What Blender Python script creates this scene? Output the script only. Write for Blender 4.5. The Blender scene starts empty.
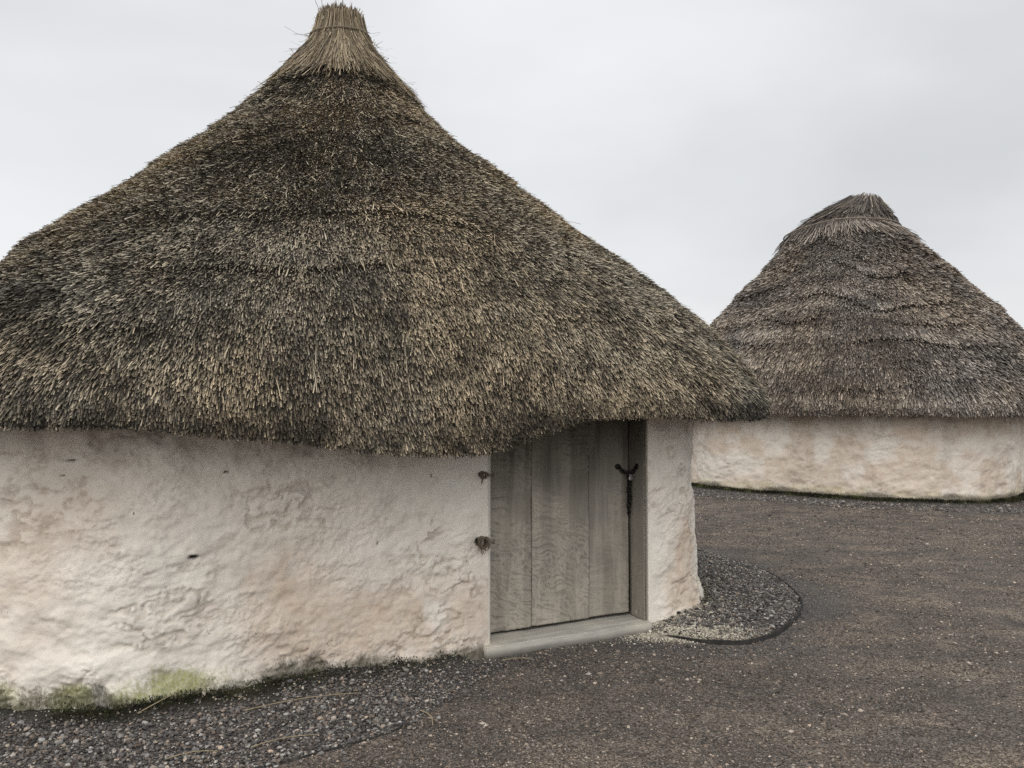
import bpy, math
import numpy as np
from mathutils import Vector, Matrix

S = bpy.context.scene
COL = S.collection
R = math.radians
rng = np.random.default_rng(11)

# ------------------------------------------------------------------ camera
EYE, FPX, HORIZON = 1.55, 820.0, 405.0
cd = bpy.data.cameras.new('camera')
cam = bpy.data.objects.new('camera', cd); COL.objects.link(cam)
cd.sensor_width = 36; cd.lens = 36 * FPX / 1024
cd.clip_start = 0.05; cd.clip_end = 3000
cam.location = (0, 0, EYE)
cam.rotation_euler = (math.pi / 2 + math.atan((HORIZON - 384) / FPX), 0, 0)
S.camera = cam

# ------------------------------------------------------------------ light
SUN_EL, SUN_AZ = 35, 200        # high and behind the camera, veiled by cloud
sd = bpy.data.lights.new('sun', 'SUN'); sd.energy = 1.6; sd.angle = R(75); sd.color = (1.0, .975, .94)
sun = bpy.data.objects.new('sun', sd); COL.objects.link(sun)
az = R(SUN_AZ)
sdir = Vector((math.sin(az) * math.cos(R(SUN_EL)), math.cos(az) * math.cos(R(SUN_EL)), math.sin(R(SUN_EL))))
sun.rotation_euler = sdir.to_track_quat('Z', 'Y').to_euler()
sun.location = sdir * 50
w = bpy.data.worlds.new('World'); S.world = w; w.use_nodes = True
nt = w.node_tree; nt.nodes.clear()


class NB:
    """small node builder"""
    def __init__(s, tree): s.t = tree
    def n(s, kind, **kw):
        nd = s.t.nodes.new(kind)
        for k, v in kw.items():
            if k.startswith('i_'):
                key = k[2:]
                nd.inputs[int(key) if key.isdigit() else key.replace('_', ' ')].default_value = v
            else: setattr(nd, k, v)
        return nd
    def l(s, a, b): s.t.links.new(a, b)
    def math(s, op, a, b=None, clamp=False):
        m = s.n('ShaderNodeMath', operation=op, use_clamp=clamp)
        for i, v in enumerate((a, b)):
            if v is None: continue
            if isinstance(v, (int, float)): m.inputs[i].default_value = v
            else: s.l(v, m.inputs[i])
        return m.outputs[0]
    def mix(s, fac, a, b, mode='MIX'):
        m = s.n('ShaderNodeMix', data_type='RGBA', blend_type=mode)
        for sock, v in ((m.inputs[0], fac), (m.inputs[6], a), (m.inputs[7], b)):
            if isinstance(v, (int, float)): sock.default_value = v
            elif isinstance(v, tuple): sock.default_value = v if len(v) == 4 else (*v, 1)
            else: s.l(v, sock)
        return m.outputs[2]
    def ramp(s, fac, stops, interp='LINEAR'):
        r = s.n('ShaderNodeValToRGB'); r.color_ramp.interpolation = interp
        e = r.color_ramp.elements
        while len(e) < len(stops): e.new(.5)
        for el, (p, c) in zip(e, stops):
            el.position = p; el.color = (*c, 1) if isinstance(c, tuple) else (c, c, c, 1)
        s.l(fac, r.inputs[0]); return r.outputs[0]
    def noise(s, vec, scale, detail=4, rough=.55, dist=0.0):
        n = s.n('ShaderNodeTexNoise'); n.inputs['Scale'].default_value = scale
        n.inputs['Detail'].default_value = detail; n.inputs['Roughness'].default_value = rough
        n.inputs['Distortion'].default_value = dist
        s.l(vec, n.inputs['Vector']); return n.outputs[0]
    def mapping(s, vec, scale=(1, 1, 1), loc=(0, 0, 0), rot=(0, 0, 0)):
        m = s.n('ShaderNodeMapping'); m.inputs['Scale'].default_value = scale
        m.inputs['Location'].default_value = loc; m.inputs['Rotation'].default_value = rot
        s.l(vec, m.inputs[0]); return m.outputs[0]
    def attr(s, name):
        return s.n('ShaderNodeAttribute', attribute_name=name)


b = NB(nt)
wo = b.n('ShaderNodeOutputWorld'); bg = b.n('ShaderNodeBackground'); bg.inputs[1].default_value = .1
sky = b.n('ShaderNodeTexSky', sky_type='NISHITA'); sky.sun_disc = False
sky.sun_elevation = R(SUN_EL); sky.sun_rotation = R(SUN_AZ); sky.dust_density = 3; sky.air_density = 1
tc = b.n('ShaderNodeTexCoord'); sx = b.n('ShaderNodeSeparateXYZ'); b.l(tc.outputs['Generated'], sx.inputs[0])
elev = b.ramp(sx.outputs[2], [(0, (8.9, 8.9, 8.9)), (.1, (8.7, 8.8, 8.9)), (.26, (8.15, 8.3, 8.45)), (.5, (9.2, 9.2, 9.35)), (.75, (16.5, 16.4, 16.2))])
cl = b.noise(b.mapping(tc.outputs['Generated'], (1.1, 1.1, 2.6), (.35, .1, .2)), 1.7, 4, .45, .3)
clf = b.ramp(cl, [(.28, .85), (.5, 1.0), (.70, 1.08)])
cloud = b.mix(1.0, elev, clf, 'MULTIPLY')
b.l(b.mix(.93, sky.outputs[0], cloud), bg.inputs[0]); b.l(bg.outputs[0], wo.inputs[0])
S.view_settings.view_transform = 'Standard'; S.view_settings.look = 'None'
S.cycles.use_denoising = False      # the overcast light is nearly noise-free; keep the grain of straw and grit
S.view_settings.exposure = 0.0; S.view_settings.gamma = 1

# ------------------------------------------------------------------ numpy helpers

def vnoise(p, seed=0):
    """value noise in 3D, 0..1, vectorised; p is (N,3)"""
    p = np.asarray(p, float); i = np.floor(p).astype(np.int64); f = p - i
    u = f * f * f * (f * (f * 6 - 15) + 10)
    def h(dx, dy, dz):
        x = (i[:, 0] + dx).astype(np.uint64); y = (i[:, 1] + dy).astype(np.uint64); z = (i[:, 2] + dz).astype(np.uint64)
        n = x * np.uint64(73856093) ^ y * np.uint64(19349663) ^ z * np.uint64(83492791) ^ np.uint64(seed * 2654435 + 97)
        n = (n ^ (n >> np.uint64(13))) * np.uint64(1274126177); n ^= n >> np.uint64(16)
        n = n * np.uint64(2246822519); n ^= n >> np.uint64(15)
        return (n & np.uint64(0xffffff)).astype(float) / 0xffffff
    ux, uy, uz = u[:, 0], u[:, 1], u[:, 2]
    def L(a, b_, t): return a + (b_ - a) * t
    return L(L(L(h(0, 0, 0), h(1, 0, 0), ux), L(h(0, 1, 0), h(1, 1, 0), ux), uy),
             L(L(h(0, 0, 1), h(1, 0, 1), ux), L(h(0, 1, 1), h(1, 1, 1), ux), uy), uz)


def fbm(p, octv=4, seed=0, gain=.5):
    p = np.asarray(p, float); a = 1.0; s = np.zeros(len(p)); t = 0
    for o in range(octv):
        s += a * vnoise(p * 2 ** o + 17.3 * o, seed + o); t += a; a *= gain
    return s / t


def sstep(a, b_, x):
    t = np.clip((x - a) / (b_ - a), 0, 1); return t * t * (3 - 2 * t)


def unit(v):
    return v / np.maximum(np.linalg.norm(v, axis=-1, keepdims=True), 1e-9)


def mesh_obj(name, V, F, mat, parent=None, smooth=False, attrs=None, loc=None):
    """F: (M,k) array or list of such arrays"""
    V = np.asarray(V, np.float32).reshape(-1, 3)
    Fs = F if isinstance(F, list) else [F]
    Fs = [np.asarray(f, np.int32) for f in Fs if len(f)]
    me = bpy.data.meshes.new(name)
    loops = np.concatenate([f.ravel() for f in Fs])
    tot = np.concatenate([np.full(len(f), f.shape[1], np.int32) for f in Fs])
    me.vertices.add(len(V)); me.vertices.foreach_set('co', V.ravel())
    me.loops.add(len(loops)); me.loops.foreach_set('vertex_index', loops)
    me.polygons.add(len(tot))
    me.polygons.foreach_set('loop_start', np.concatenate([[0], np.cumsum(tot)[:-1]]).astype(np.int32))
    me.polygons.foreach_set('loop_total', tot)
    me.polygons.foreach_set('use_smooth', np.full(len(tot), smooth))
    me.update(calc_edges=True)
    for k, v in (attrs or {}).items():
        a = me.attributes.new(k, 'FLOAT', 'POINT'); a.data.foreach_set('value', np.asarray(v, np.float32))
    if isinstance(mat, (list, tuple)):
        for m in mat: me.materials.append(m)
    elif mat: me.materials.append(mat)
    o = bpy.data.objects.new(name, me); COL.objects.link(o)
    if parent is not None: o.parent = parent
    if loc is not None: o.location = loc
    return o


def grid_faces(nu, nv, wrap=False, off=0):
    i = np.arange(nu if wrap else nu - 1); j = np.arange(nv - 1)
    I, J = np.meshgrid(i, j, indexing='ij'); I2 = (I + 1) % nu
    return np.stack([I * nv + J, I2 * nv + J, I2 * nv + J + 1, I * nv + J + 1], -1).reshape(-1, 4) + off


def tube(pts, rad, seg=8, cap=True):
    pts = np.asarray(pts, float); n = len(pts)
    rad = np.broadcast_to(np.asarray(rad, float), (n,))
    T = unit(np.gradient(pts, axis=0)); up = np.array([0, 0, 1.]) if abs(T[0, 2]) < .9 else np.array([1., 0, 0])
    V = []; N = unit(np.cross(T[0], up))
    for k in range(n):
        N = unit(N - T[k] * np.dot(N, T[k])); B = np.cross(T[k], N)
        a = np.arange(seg) * 2 * np.pi / seg
        V.append(pts[k] + rad[k] * (np.cos(a)[:, None] * N + np.sin(a)[:, None] * B))
    V = np.concatenate(V); F = []
    for k in range(n - 1):
        for s in range(seg):
            F.append([k * seg + s, k * seg + (s + 1) % seg, (k + 1) * seg + (s + 1) % seg, (k + 1) * seg + s])
    F = np.array(F)
    caps = []
    if cap:
        c0, c1 = len(V), len(V) + 1
        V = np.vstack([V, pts[:1], pts[-1:]])
        for s in range(seg):
            caps.append([c0, (s + 1) % seg, s]); caps.append([c1, (n - 1) * seg + s, (n - 1) * seg + (s + 1) % seg])
    return V, F, np.array(caps) if caps else np.zeros((0, 3), int)


class Acc:
    """collects several tubes/boxes into ONE mesh of one part"""
    def __init__(s): s.V = []; s.Q = []; s.T = []; s.n = 0
    def add(s, V, Q=None, T=None):
        s.V.append(V)
        if Q is not None and len(Q): s.Q.append(np.asarray(Q) + s.n)
        if T is not None and len(T): s.T.append(np.asarray(T) + s.n)
        s.n += len(V)
    def tube(s, pts, rad, seg=8): s.add(*tube(pts, rad, seg))
    def build(s, name, mat, parent=None, smooth=True, **k):
        F = []
        if s.Q: F.append(np.concatenate(s.Q))
        if s.T: F.append(np.concatenate(s.T))
        return mesh_obj(name, np.concatenate(s.V), F, mat, parent, smooth, **k)


def tag(o, label=None, cat=None, group=None, kind=None):
    if label: o['label'] = label
    if cat: o['category'] = cat
    if group: o['group'] = group
    if kind: o['kind'] = kind
    return o


def empty(name, loc, rz=0):
    o = bpy.data.objects.new(name, None); COL.objects.link(o)
    o.location = loc; o.rotation_euler = (0, 0, rz); o.empty_display_size = .3
    return o


def material(name):
    m = bpy.data.materials.new(name); m.use_nodes = True
    t = m.node_tree; t.nodes.clear(); b = NB(t)
    out = b.n('ShaderNodeOutputMaterial'); p = b.n('ShaderNodeBsdfPrincipled')
    b.l(p.outputs[0], out.inputs[0]); p.inputs['Roughness'].default_value = .9
    p.inputs['Specular IOR Level'].default_value = .2
    return m, b, p


def bump(b, p, h, strength=.5, dist=.01, prev=None):
    bn = b.n('ShaderNodeBump'); bn.inputs['Strength'].default_value = strength
    bn.inputs['Distance'].default_value = dist; b.l(h, bn.inputs['Height'])
    if prev is not None: b.l(prev, bn.inputs['Normal'])
    b.l(bn.outputs[0], p.inputs['Normal']); return bn.outputs[0]

# ------------------------------------------------------------------ materials

def straw_material(name, stops):
    m, b, p = material(name)
    t = b.attr('tone').outputs['Fac']; g = b.attr('hue').outputs['Fac']
    c = b.ramp(t, stops)
    c = b.mix(g, c, b.mix(1.0, c, (1.08, .97, .84), 'MULTIPLY'))
    b.l(c, p.inputs['Base Color'])
    p.inputs['Roughness'].default_value = .8
    return m

M_STRAW = straw_material('weathered_reed', [(0, (.016, .0145, .013)), (.3, (.062, .057, .048)), (.62, (.185, .167, .132)), (1, (.48, .43, .335))])
M_STRAW_FAR = straw_material('weathered_reed_greyer', [(0, (.036, .032, .030)), (.3, (.100, .090, .082)), (.62, (.215, .195, .174)), (1, (.44, .40, .355))])
M_CAP = straw_material('fresh_straw', [(0, (.05, .043, .033)), (.35, (.16, .135, .097)), (.7, (.30, .255, .18)), (1, (.50, .435, .32))])

m, b, p = material('thatch_core'); M_CORE = m
o_ = b.n('ShaderNodeTexCoord').outputs['Object']
b.l(b.ramp(b.noise(o_, 60, 3), [(.3, (.022, .019, .016)), (.7, (.06, .050, .038))]), p.inputs['Base Color'])
bump(b, p, b.noise(o_, 120, 3), 1, .02)


def daub_material(name, pink):
    m, b, p = material(name)
    o_ = b.n('ShaderNodeTexCoord').outputs['Object']
    A = lambda k: b.attr(k).outputs['Fac']
    cloudn = b.noise(o_, 1.7, 5, .6); mid = b.noise(o_, 9, 6, .65); fine = b.noise(o_, 70, 5, .7)
    c = b.mix(b.ramp(cloudn, [(.40, 0.0), (.62, pink)]), (.775, .735, .662), (.715, .645, .565))
    c = b.mix(b.ramp(mid, [(.35, .25), (.52, 0.0)]), c, (.60, .54, .48))
    c = b.mix(b.math('MULTIPLY', A('clay'), b.ramp(mid, [(.3, .9), (.72, .4)])), c, (.53, .41, .31))
    c = b.mix(b.math('MULTIPLY', A('stain_shade'), b.ramp(mid, [(.35, .9), (.65, .2)])), c, (.30, .26, .22))
    brk = b.math('MULTIPLY', b.math('SUBTRACT', b.noise(b.mapping(o_, (1, 1, .7)), 62, 6, .85), .5), 2.0)
    c = b.mix(b.ramp(b.math('ADD', A('algae'), brk), [(.32, 0.0), (.62, .5), (1.0, .9)]), c, b.mix(fine, (.09, .10, .03), (.42, .44, .12)))
    c = b.mix(b.ramp(b.math('ADD', A('damp'), brk), [(.32, 0.0), (.62, .45), (1.05, .85)]), c, b.mix(fine, (.018, .016, .012), (.10, .088, .055)))
    c = b.mix(b.ramp(fine, [(.30, .30), (.46, 0.0)]), c, (.40, .36, .31))
    speck = b.noise(o_, 34, 2, .4)
    c = b.mix(b.ramp(speck, [(.20, .8), (.235, 0.0)]), c, (.16, .13, .11))
    c = b.mix(A('hole'), c, (.03, .027, .024))
    b.l(c, p.inputs['Base Color'])
    n1 = bump(b, p, mid, .4, .010)
    n2 = bump(b, p, b.noise(b.mapping(o_, (1, 1, 2.0)), 30, 6, .7, .6), .35, .005, n1)
    bump(b, p, fine, .45, .003, n2)
    return m

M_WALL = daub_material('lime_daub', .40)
M_WALL_FAR = daub_material('lime_daub_pinker', 1.0)


def wood_material(name, c0, c1, c2, vert=True, pale=.25):
    m, b, p = material(name)
    o_ = b.n('ShaderNodeTexCoord').outputs['Object']
    gr = b.noise(b.mapping(o_, (26, 26, 1.3) if vert else (1.3, 26, 26)), 1.6, 6, .65, .6)
    cl = b.noise(o_, 3.2, 4, .6)
    c = b.ramp(gr, [(.25, c0), (.5, c1), (.78, c2)])
    c = b.mix(b.ramp(cl, [(.35, 0.0), (.7, .5)]), c, (c2[0] * 1.1, c2[1] * 1.05, c2[2] * .95))
    pt = b.noise(b.mapping(o_, (1, 1, .4)), 17, 5, .75)
    c = b.mix(b.ramp(pt, [(.62, 0.0), (.68, pale)]), c, (.5, .48, .44))
    ad = b.attr('adze').outputs['Fac']
    c = b.mix(b.math('MULTIPLY', ad, .55), c, (c2[0] * 1.45, c2[1] * 1.42, c2[2] * 1.35))
    dk = b.attr('shade_dirt').outputs['Fac']
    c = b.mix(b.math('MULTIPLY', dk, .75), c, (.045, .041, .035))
    b.l(c, p.inputs['Base Color'])
    bump(b, p, gr, .5, .004)
    return m

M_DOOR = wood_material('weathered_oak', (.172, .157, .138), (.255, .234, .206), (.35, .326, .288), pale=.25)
M_POST = wood_material('dusty_oak_post', (.16, .145, .125), (.22, .203, .178), (.29, .268, .235), pale=.9)
M_POSTW = wood_material('limewashed_post', (.38, .36, .33), (.52, .50, .46), (.62, .60, .55), pale=.6)
M_SILL = wood_material('dusty_sill', (.30, .285, .255), (.42, .40, .36), (.56, .54, .49), vert=False, pale=.7)

m, b, p = material('iron'); M_IRON = m
o_ = b.n('ShaderNodeTexCoord').outputs['Object']
b.l(b.ramp(b.noise(o_, 200, 3), [(.3, (.012, .012, .013)), (.7, (.035, .032, .03))]), p.inputs['Base Color'])
p.inputs['Metallic'].default_value = .6; p.inputs['Roughness'].default_value = .45
m, b, p = material('steel'); M_STEEL = m
b.l(b.ramp(b.noise(b.n('ShaderNodeTexCoord').outputs['Object'], 150, 3), [(.3, (.45, .45, .46)), (.7, (.62, .62, .62))]), p.inputs['Base Color'])
p.inputs['Metallic'].default_value = 1; p.inputs['Roughness'].default_value = .28
m, b, p = material('hemp_rope'); M_ROPE = m
o_ = b.n('ShaderNodeTexCoord').outputs['Object']
b.l(b.ramp(b.noise(o_, 160, 4), [(.3, (.075, .06, .045)), (.7, (.23, .19, .14))]), p.inputs['Base Color'])
bump(b, p, b.noise(o_, 200, 3), .8, .004)
m, b, p = material('withy'); M_WITHY = m
o_ = b.n('ShaderNodeTexCoord').outputs['Object']
b.l(b.ramp(b.noise(o_, 25, 4), [(.3, (.10, .085, .07)), (.7, (.25, .21, .17))]), p.inputs['Base Color'])
m, b, p = material('edging_strip'); M_EDGE = m
o_ = b.n('ShaderNodeTexCoord').outputs['Object']
b.l(b.ramp(b.noise(o_, 14, 5, .7), [(.35, (.018, .017, .016)), (.6, (.035, .032, .029)), (.75, (.08, .074, .065))]), p.inputs['Base Color'])  # coloured dark to stand for the shadow below the rim
bump(b, p, b.noise(o_, 90, 4), .6, .004)

m, b, p = material('stone'); M_STONE = m
o_ = b.n('ShaderNodeTexCoord').outputs['Object']
t = b.attr('tone').outputs['Fac']; g = b.attr('hue').outputs['Fac']
c = b.ramp(t, [(0, (.028, .027, .027)), (.4, (.085, .081, .080)), (.75, (.185, .178, .172)), (1, (.42, .41, .39))])
c = b.mix(g, c, b.mix(1.0, c, (1.22, .98, .78), 'MULTIPLY'))
c = b.mix(b.ramp(b.noise(o_, 160, 3), [(.35, .35), (.6, 0.0)]), c, (.04, .037, .034))
b.l(c, p.inputs['Base Color']); p.inputs['Roughness'].default_value = .85
m, b, p = material('daub_crumb'); M_CRUMB = m
b.l(b.ramp(b.attr('tone').outputs['Fac'], [(0, (.24, .215, .165)), (.5, (.44, .405, .325)), (1, (.68, .65, .57))]), p.inputs['Base Color'])
m, b, p = material('moss'); M_MOSS = m
b.l(b.ramp(b.attr('tone').outputs['Fac'], [(0, (.014, .013, .009)), (.5, (.034, .034, .017)), (.8, (.075, .080, .028)), (1, (.17, .175, .06))]), p.inputs['Base Color'])
m, b, p = material('fallen_straw'); M_FALL = m
b.l(b.ramp(b.noise(b.n('ShaderNodeTexCoord').outputs['Object'], 30, 3), [(.3, (.20, .16, .10)), (.7, (.38, .32, .21))]), p.inputs['Base Color'])

# ------------------------------------------------------------------ hut plans
NEAR = dict(c=np.array([-1.50, 7.10]), ang=R(27.5))
FAR = dict(c=np.array([6.75, 16.24]), ang=R(-39))

def to_local(h, x, y):
    dx, dy = x - h['c'][0], y - h['c'][1]; ca, sa = math.cos(h['ang']), math.sin(h['ang'])
    return dx * ca + dy * sa, -dx * sa + dy * ca

def to_world(h, x, y):
    ca, sa = math.cos(h['ang']), math.sin(h['ang'])
    return h['c'][0] + x * ca - y * sa, h['c'][1] + x * sa + y * ca

def rr_sdf(x, y, a, rc):
    qx, qy = np.abs(x) - (a - rc), np.abs(y) - (a - rc)
    return np.hypot(np.maximum(qx, 0), np.maximum(qy, 0)) + np.minimum(np.maximum(qx, qy), 0) - rc

NEAR_A, NEAR_RC = 2.35, .75
FAR_A, FAR_RC = 2.93, 1.85

# curved metal edging, world ground points
EDGE_L = np.array([(-4.2, 4.55), (-3.6, 3.85), (-2.9, 3.42), (-2.1, 3.25), (-1.55, 3.34), (-1.04, 3.55), (-.643, 3.85), (-.47, 4.02)])
EDGE_R = np.array([(1.00, 5.60), (1.13, 5.49), (1.28, 5.38), (1.50, 5.35), (1.72, 5.50), (1.97, 5.83), (2.18, 6.22), (2.31, 6.65), (2.37, 7.26), (2.33, 7.75), (2.20, 8.15), (2.02, 8.6), (1.5, 9.4), (.6, 10.3)])

def smooth_poly(P, n):
    P = np.asarray(P, float); t = np.arange(len(P)); tt = np.linspace(0, len(P) - 1, n)
    out = []
    for x in tt:                                                   # catmull-rom
        i = min(int(x), len(P) - 2); f = x - i
        p0, p1, p2, p3 = P[max(i - 1, 0)], P[i], P[i + 1], P[min(i + 2, len(P) - 1)]
        out.append(.5 * ((2 * p1) + (-p0 + p2) * f + (2 * p0 - 5 * p1 + 4 * p2 - p3) * f * f + (-p0 + 3 * p1 - 3 * p2 + p3) * f ** 3))
    return np.array(out)

EL = smooth_poly(EDGE_L, 120); ER = smooth_poly(EDGE_R, 160)

def inside_poly(x, y, P):
    c = np.zeros(np.shape(x), bool); j = len(P) - 1
    for i in range(len(P)):
        xi, yi, xj, yj = P[i][0], P[i][1], P[j][0], P[j][1]
        if yi != yj:
            c ^= ((yi > y) != (yj > y)) & (x < (xj - xi) * (y - yi) / (yj - yi) + xi)
        j = i
    return c

BED_R = np.vstack([ER[::2], [(-1.5, 7.1)], [(.93, 5.78)]])
BED_L = np.vstack([EL[::2], [(-.30, 4.45), (-.05, 4.85), (.05, 5.20), (-1.5, 7.1)], [(-4.6, 6.0)]])

def dist_poly(x, y, P):
    d = np.full(np.shape(x), 1e9)
    for p in P: d = np.minimum(d, np.hypot(x - p[0], y - p[1]))
    return d

def ground_z(x, y):
    x = np.asarray(x, float); y = np.asarray(y, float); shp = x.shape
    x = x.ravel(); y = y.ravel()
    q = np.stack([x, y, x * 0], 1)
    near = 1 - sstep(25, 60, np.hypot(x, y))
    z = (fbm(q * .8, 3, 3) - .5) * .03 * near + (fbm(q * 5, 3, 5) - .5) * .012 * near
    lx, ly = to_local(NEAR, x, y); d = rr_sdf(lx, ly, NEAR_A, NEAR_RC)
    bank = np.exp(-np.maximum(d, 0) / .10) * (.25 + 1.0 * fbm(q * 6, 3, 8)) * .06
    doorfront = sstep(.05, .2, lx) * (1 - sstep(1.5, 1.7, lx)) * (ly < 0)
    z += bank * (1 - doorfront) - .012 * doorfront * np.exp(-np.maximum(d, 0) / .3)
    lx, ly = to_local(FAR, x, y); d2 = rr_sdf(lx, ly, FAR_A, FAR_RC)
    z += np.exp(-np.maximum(d2, 0) / .2) * .05
    ib = inside_poly(x, y, BED_R)
    if ib.any():
        dd = dist_poly(x[ib], y[ib], ER); z[ib] += .026 * sstep(.01, .05, dd) + .035 * sstep(0, .6, dd)
    oe = (~ib) & (np.hypot(x - 1.5, y - 6.3) < 1.8)
    if oe.any():
        dd = dist_poly(x[oe], y[oe], ER[5:70:2]); z[oe] -= .006 * np.exp(-dd / .09)
    return z.reshape(shp)

# ------------------------------------------------------------------ ground
def axis(lo, hi, fine_lo, fine_hi, step, growth=1.14):
    a = list(np.arange(fine_lo, fine_hi, step)); s = step
    up = [a[-1]]
    while up[-1] < hi: s *= growth; up.append(up[-1] + s)
    s = step; dn = [a[0]]
    while dn[-1] > lo: s *= growth; dn.append(dn[-1] - s)
    return np.array(dn[1:][::-1] + a + up[1:])

gx = axis(-900, 900, -3.4, 5.0, .022); gy = axis(-900, 1200, 3.0, 9.0, .022)
GX, GY = np.meshgrid(gx, gy, indexing='ij'); GZ = ground_z(GX, GY)
lx, ly = to_local(NEAR, GX, GY); dn_ = rr_sdf(lx, ly, NEAR_A, NEAR_RC)
lx2, ly2 = to_local(FAR, GX, GY); df_ = rr_sdf(lx2, ly2, FAR_A, FAR_RC)
q = np.stack([GX.ravel(), GY.ravel(), GX.ravel() * 0], 1)
inb = (inside_poly(GX, GY, BED_R) | inside_poly(GX, GY, BED_L)).astype(float)
wob = (fbm(q * 2.2, 4, 31).reshape(GX.shape) - .5)
grey = np.clip(inb + (1 - sstep(.15, 1.1, dn_ + wob * .8)) * .8 + (1 - sstep(.5, 1.25, df_ + wob * .5)) * 1.0
               + (1 - sstep(.1, .5, dist_poly(GX, GY, ER[::6]) + wob * .4)) * .7, 0, 1)
soil = (1 - sstep(.08, .28, dn_ + wob * .16)) * (lx < .2) * (1 - .5 * sstep(-1.1, -.6, lx)) + (1 - sstep(.05, .32, df_ + wob * .2))
soil = np.clip(soil, 0, 1)
dust = np.exp(-((GX - 1.12) / .24) ** 2 - ((GY - 5.58) / .13) ** 2) * 1.3 + np.exp(-(dist_poly(GX, GY, ER[8:52:2] + np.array([-.03, .07])) / .07) ** 2) * 1.1
dust += np.exp(-(dn_ / .09) ** 2) * (lx > 1.45) * (ly < 1) * .9 + np.exp(-((dn_ - .05) / .10) ** 2) * .30 * (lx > .1) * (lx < 1.5) * (ly < 0)
dust += 1.4 * np.exp(-((GX - 1.30) / .26) ** 2 - ((GY - 5.56) / .09) ** 2)
dust = dust * (.55 + 1.3 * fbm(q * 14, 4, 37).reshape(GX.shape)) - .12
dust = np.clip(dust, 0, 1)
m, b, p = material('gravel_path')
o_ = b.n('ShaderNodeTexCoord').outputs['Object']
def vor(scale, feat='F1'):
    v = b.n('ShaderNodeTexVoronoi', feature=feat); v.inputs['Scale'].default_value = scale; b.l(o_, v.inputs['Vector']); return v
v1 = vor(130); v2 = vor(80); v3 = vor(260)
sp1 = b.n('ShaderNodeSeparateColor'); b.l(v1.outputs['Color'], sp1.inputs[0])
sp2 = b.n('ShaderNodeSeparateColor'); b.l(v2.outputs['Color'], sp2.inputs[0])
sp3 = b.n('ShaderNodeSeparateColor'); b.l(v3.outputs['Color'], sp3.inputs[0])
patch = b.noise(b.mapping(o_, (1, 1.5, 1)), 1.5, 8, .72, .5)
base = b.ramp(patch, [(.36, (.060, .052, .046)), (.50, (.105, .088, .073)), (.66, (.190, .152, .116))])
g_ = b.attr('grey').outputs['Fac']
base = b.mix(b.math('MULTIPLY', g_, .8), base, (.078, .075, .075))
c = b.mix(1.0, base, b.ramp(sp1.outputs[0], [(0, .25), (.5, .85), (.85, 1.5), (1, 2.8)]), 'MULTIPLY')
c = b.mix(b.ramp(sp2.outputs[0], [(.80, 0.0), (.92, .55)]), c, b.mix(1.0, (.17, .158, .148), b.ramp(sp2.outputs[1], [(0, .5), (1, 1.5)]), 'MULTIPLY'))
c = b.mix(b.ramp(sp3.outputs[0], [(.6, 0.0), (1, .35)]), c, (.15, .138, .125))
c = b.mix(b.math('MULTIPLY', b.attr('dust').outputs['Fac'], b.ramp(b.noise(o_, 60, 4, .7), [(.36, 0.0), (.58, 1.0)])), c, (.40, .365, .285))
c = b.mix(b.math('MULTIPLY', b.attr('soil').outputs['Fac'], .93), c, b.ramp(b.noise(o_, 18, 5, .7), [(.3, (.014, .013, .010)), (.6, (.036, .034, .020)), (.75, (.07, .075, .03))]))
b.l(c, p.inputs['Base Color'])
h1 = b.math('SUBTRACT', 1.0, b.math('MULTIPLY', v1.outputs['Distance'], 1.0)); h2 = b.math('SUBTRACT', 1.0, v2.outputs['Distance'])
n1 = bump(b, p, b.noise(o_, 9, 8, .75), .6, .03)
n2 = bump(b, p, h1, .9, .006, n1)
n3 = bump(b, p, h2, .5, .008, n2)
bump(b, p, b.noise(o_, 320, 2), .5, .003, n3)
go = mesh_obj('ground', np.stack([GX, GY, GZ], -1), grid_faces(len(gx), len(gy)), m, smooth=True,
              attrs={'grey': grey.ravel(), 'soil': soil.ravel(), 'dust': dust.ravel()})
tag(go, kind='structure')

# ------------------------------------------------------------------ wall builder
def rr_outline(a, rc, s):
    """point and normal on rounded square for perimeter positions s (m), s=0 at middle of front face (local -y), going +x"""
    L = 2 * (a - rc); Q = rc * math.pi / 2; per = 4 * (L + Q); s = np.mod(s + L / 2, per)
    side = np.floor(s / (L + Q)).astype(int) % 4; r_ = s - np.floor(s / (L + Q)) * (L + Q)
    flat = r_ < L
    px = np.where(flat, -L / 2 + r_, L / 2 + rc * np.sin(np.maximum(r_ - L, 0) / rc))
    py = np.where(flat, -a, -a + rc * (1 - np.cos(np.maximum(r_ - L, 0) / rc)))
    an = np.where(flat, -np.pi / 2, -np.pi / 2 + np.maximum(r_ - L, 0) / rc)
    rot = side * np.pi / 2
    return (px * np.cos(rot) - py * np.sin(rot), px * np.sin(rot) + py * np.cos(rot), np.cos(an + rot), np.sin(an + rot)), per


def ridged(p, seed): return 1 - np.abs(2 * fbm(p, 4, seed, .55) - 1)


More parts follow.
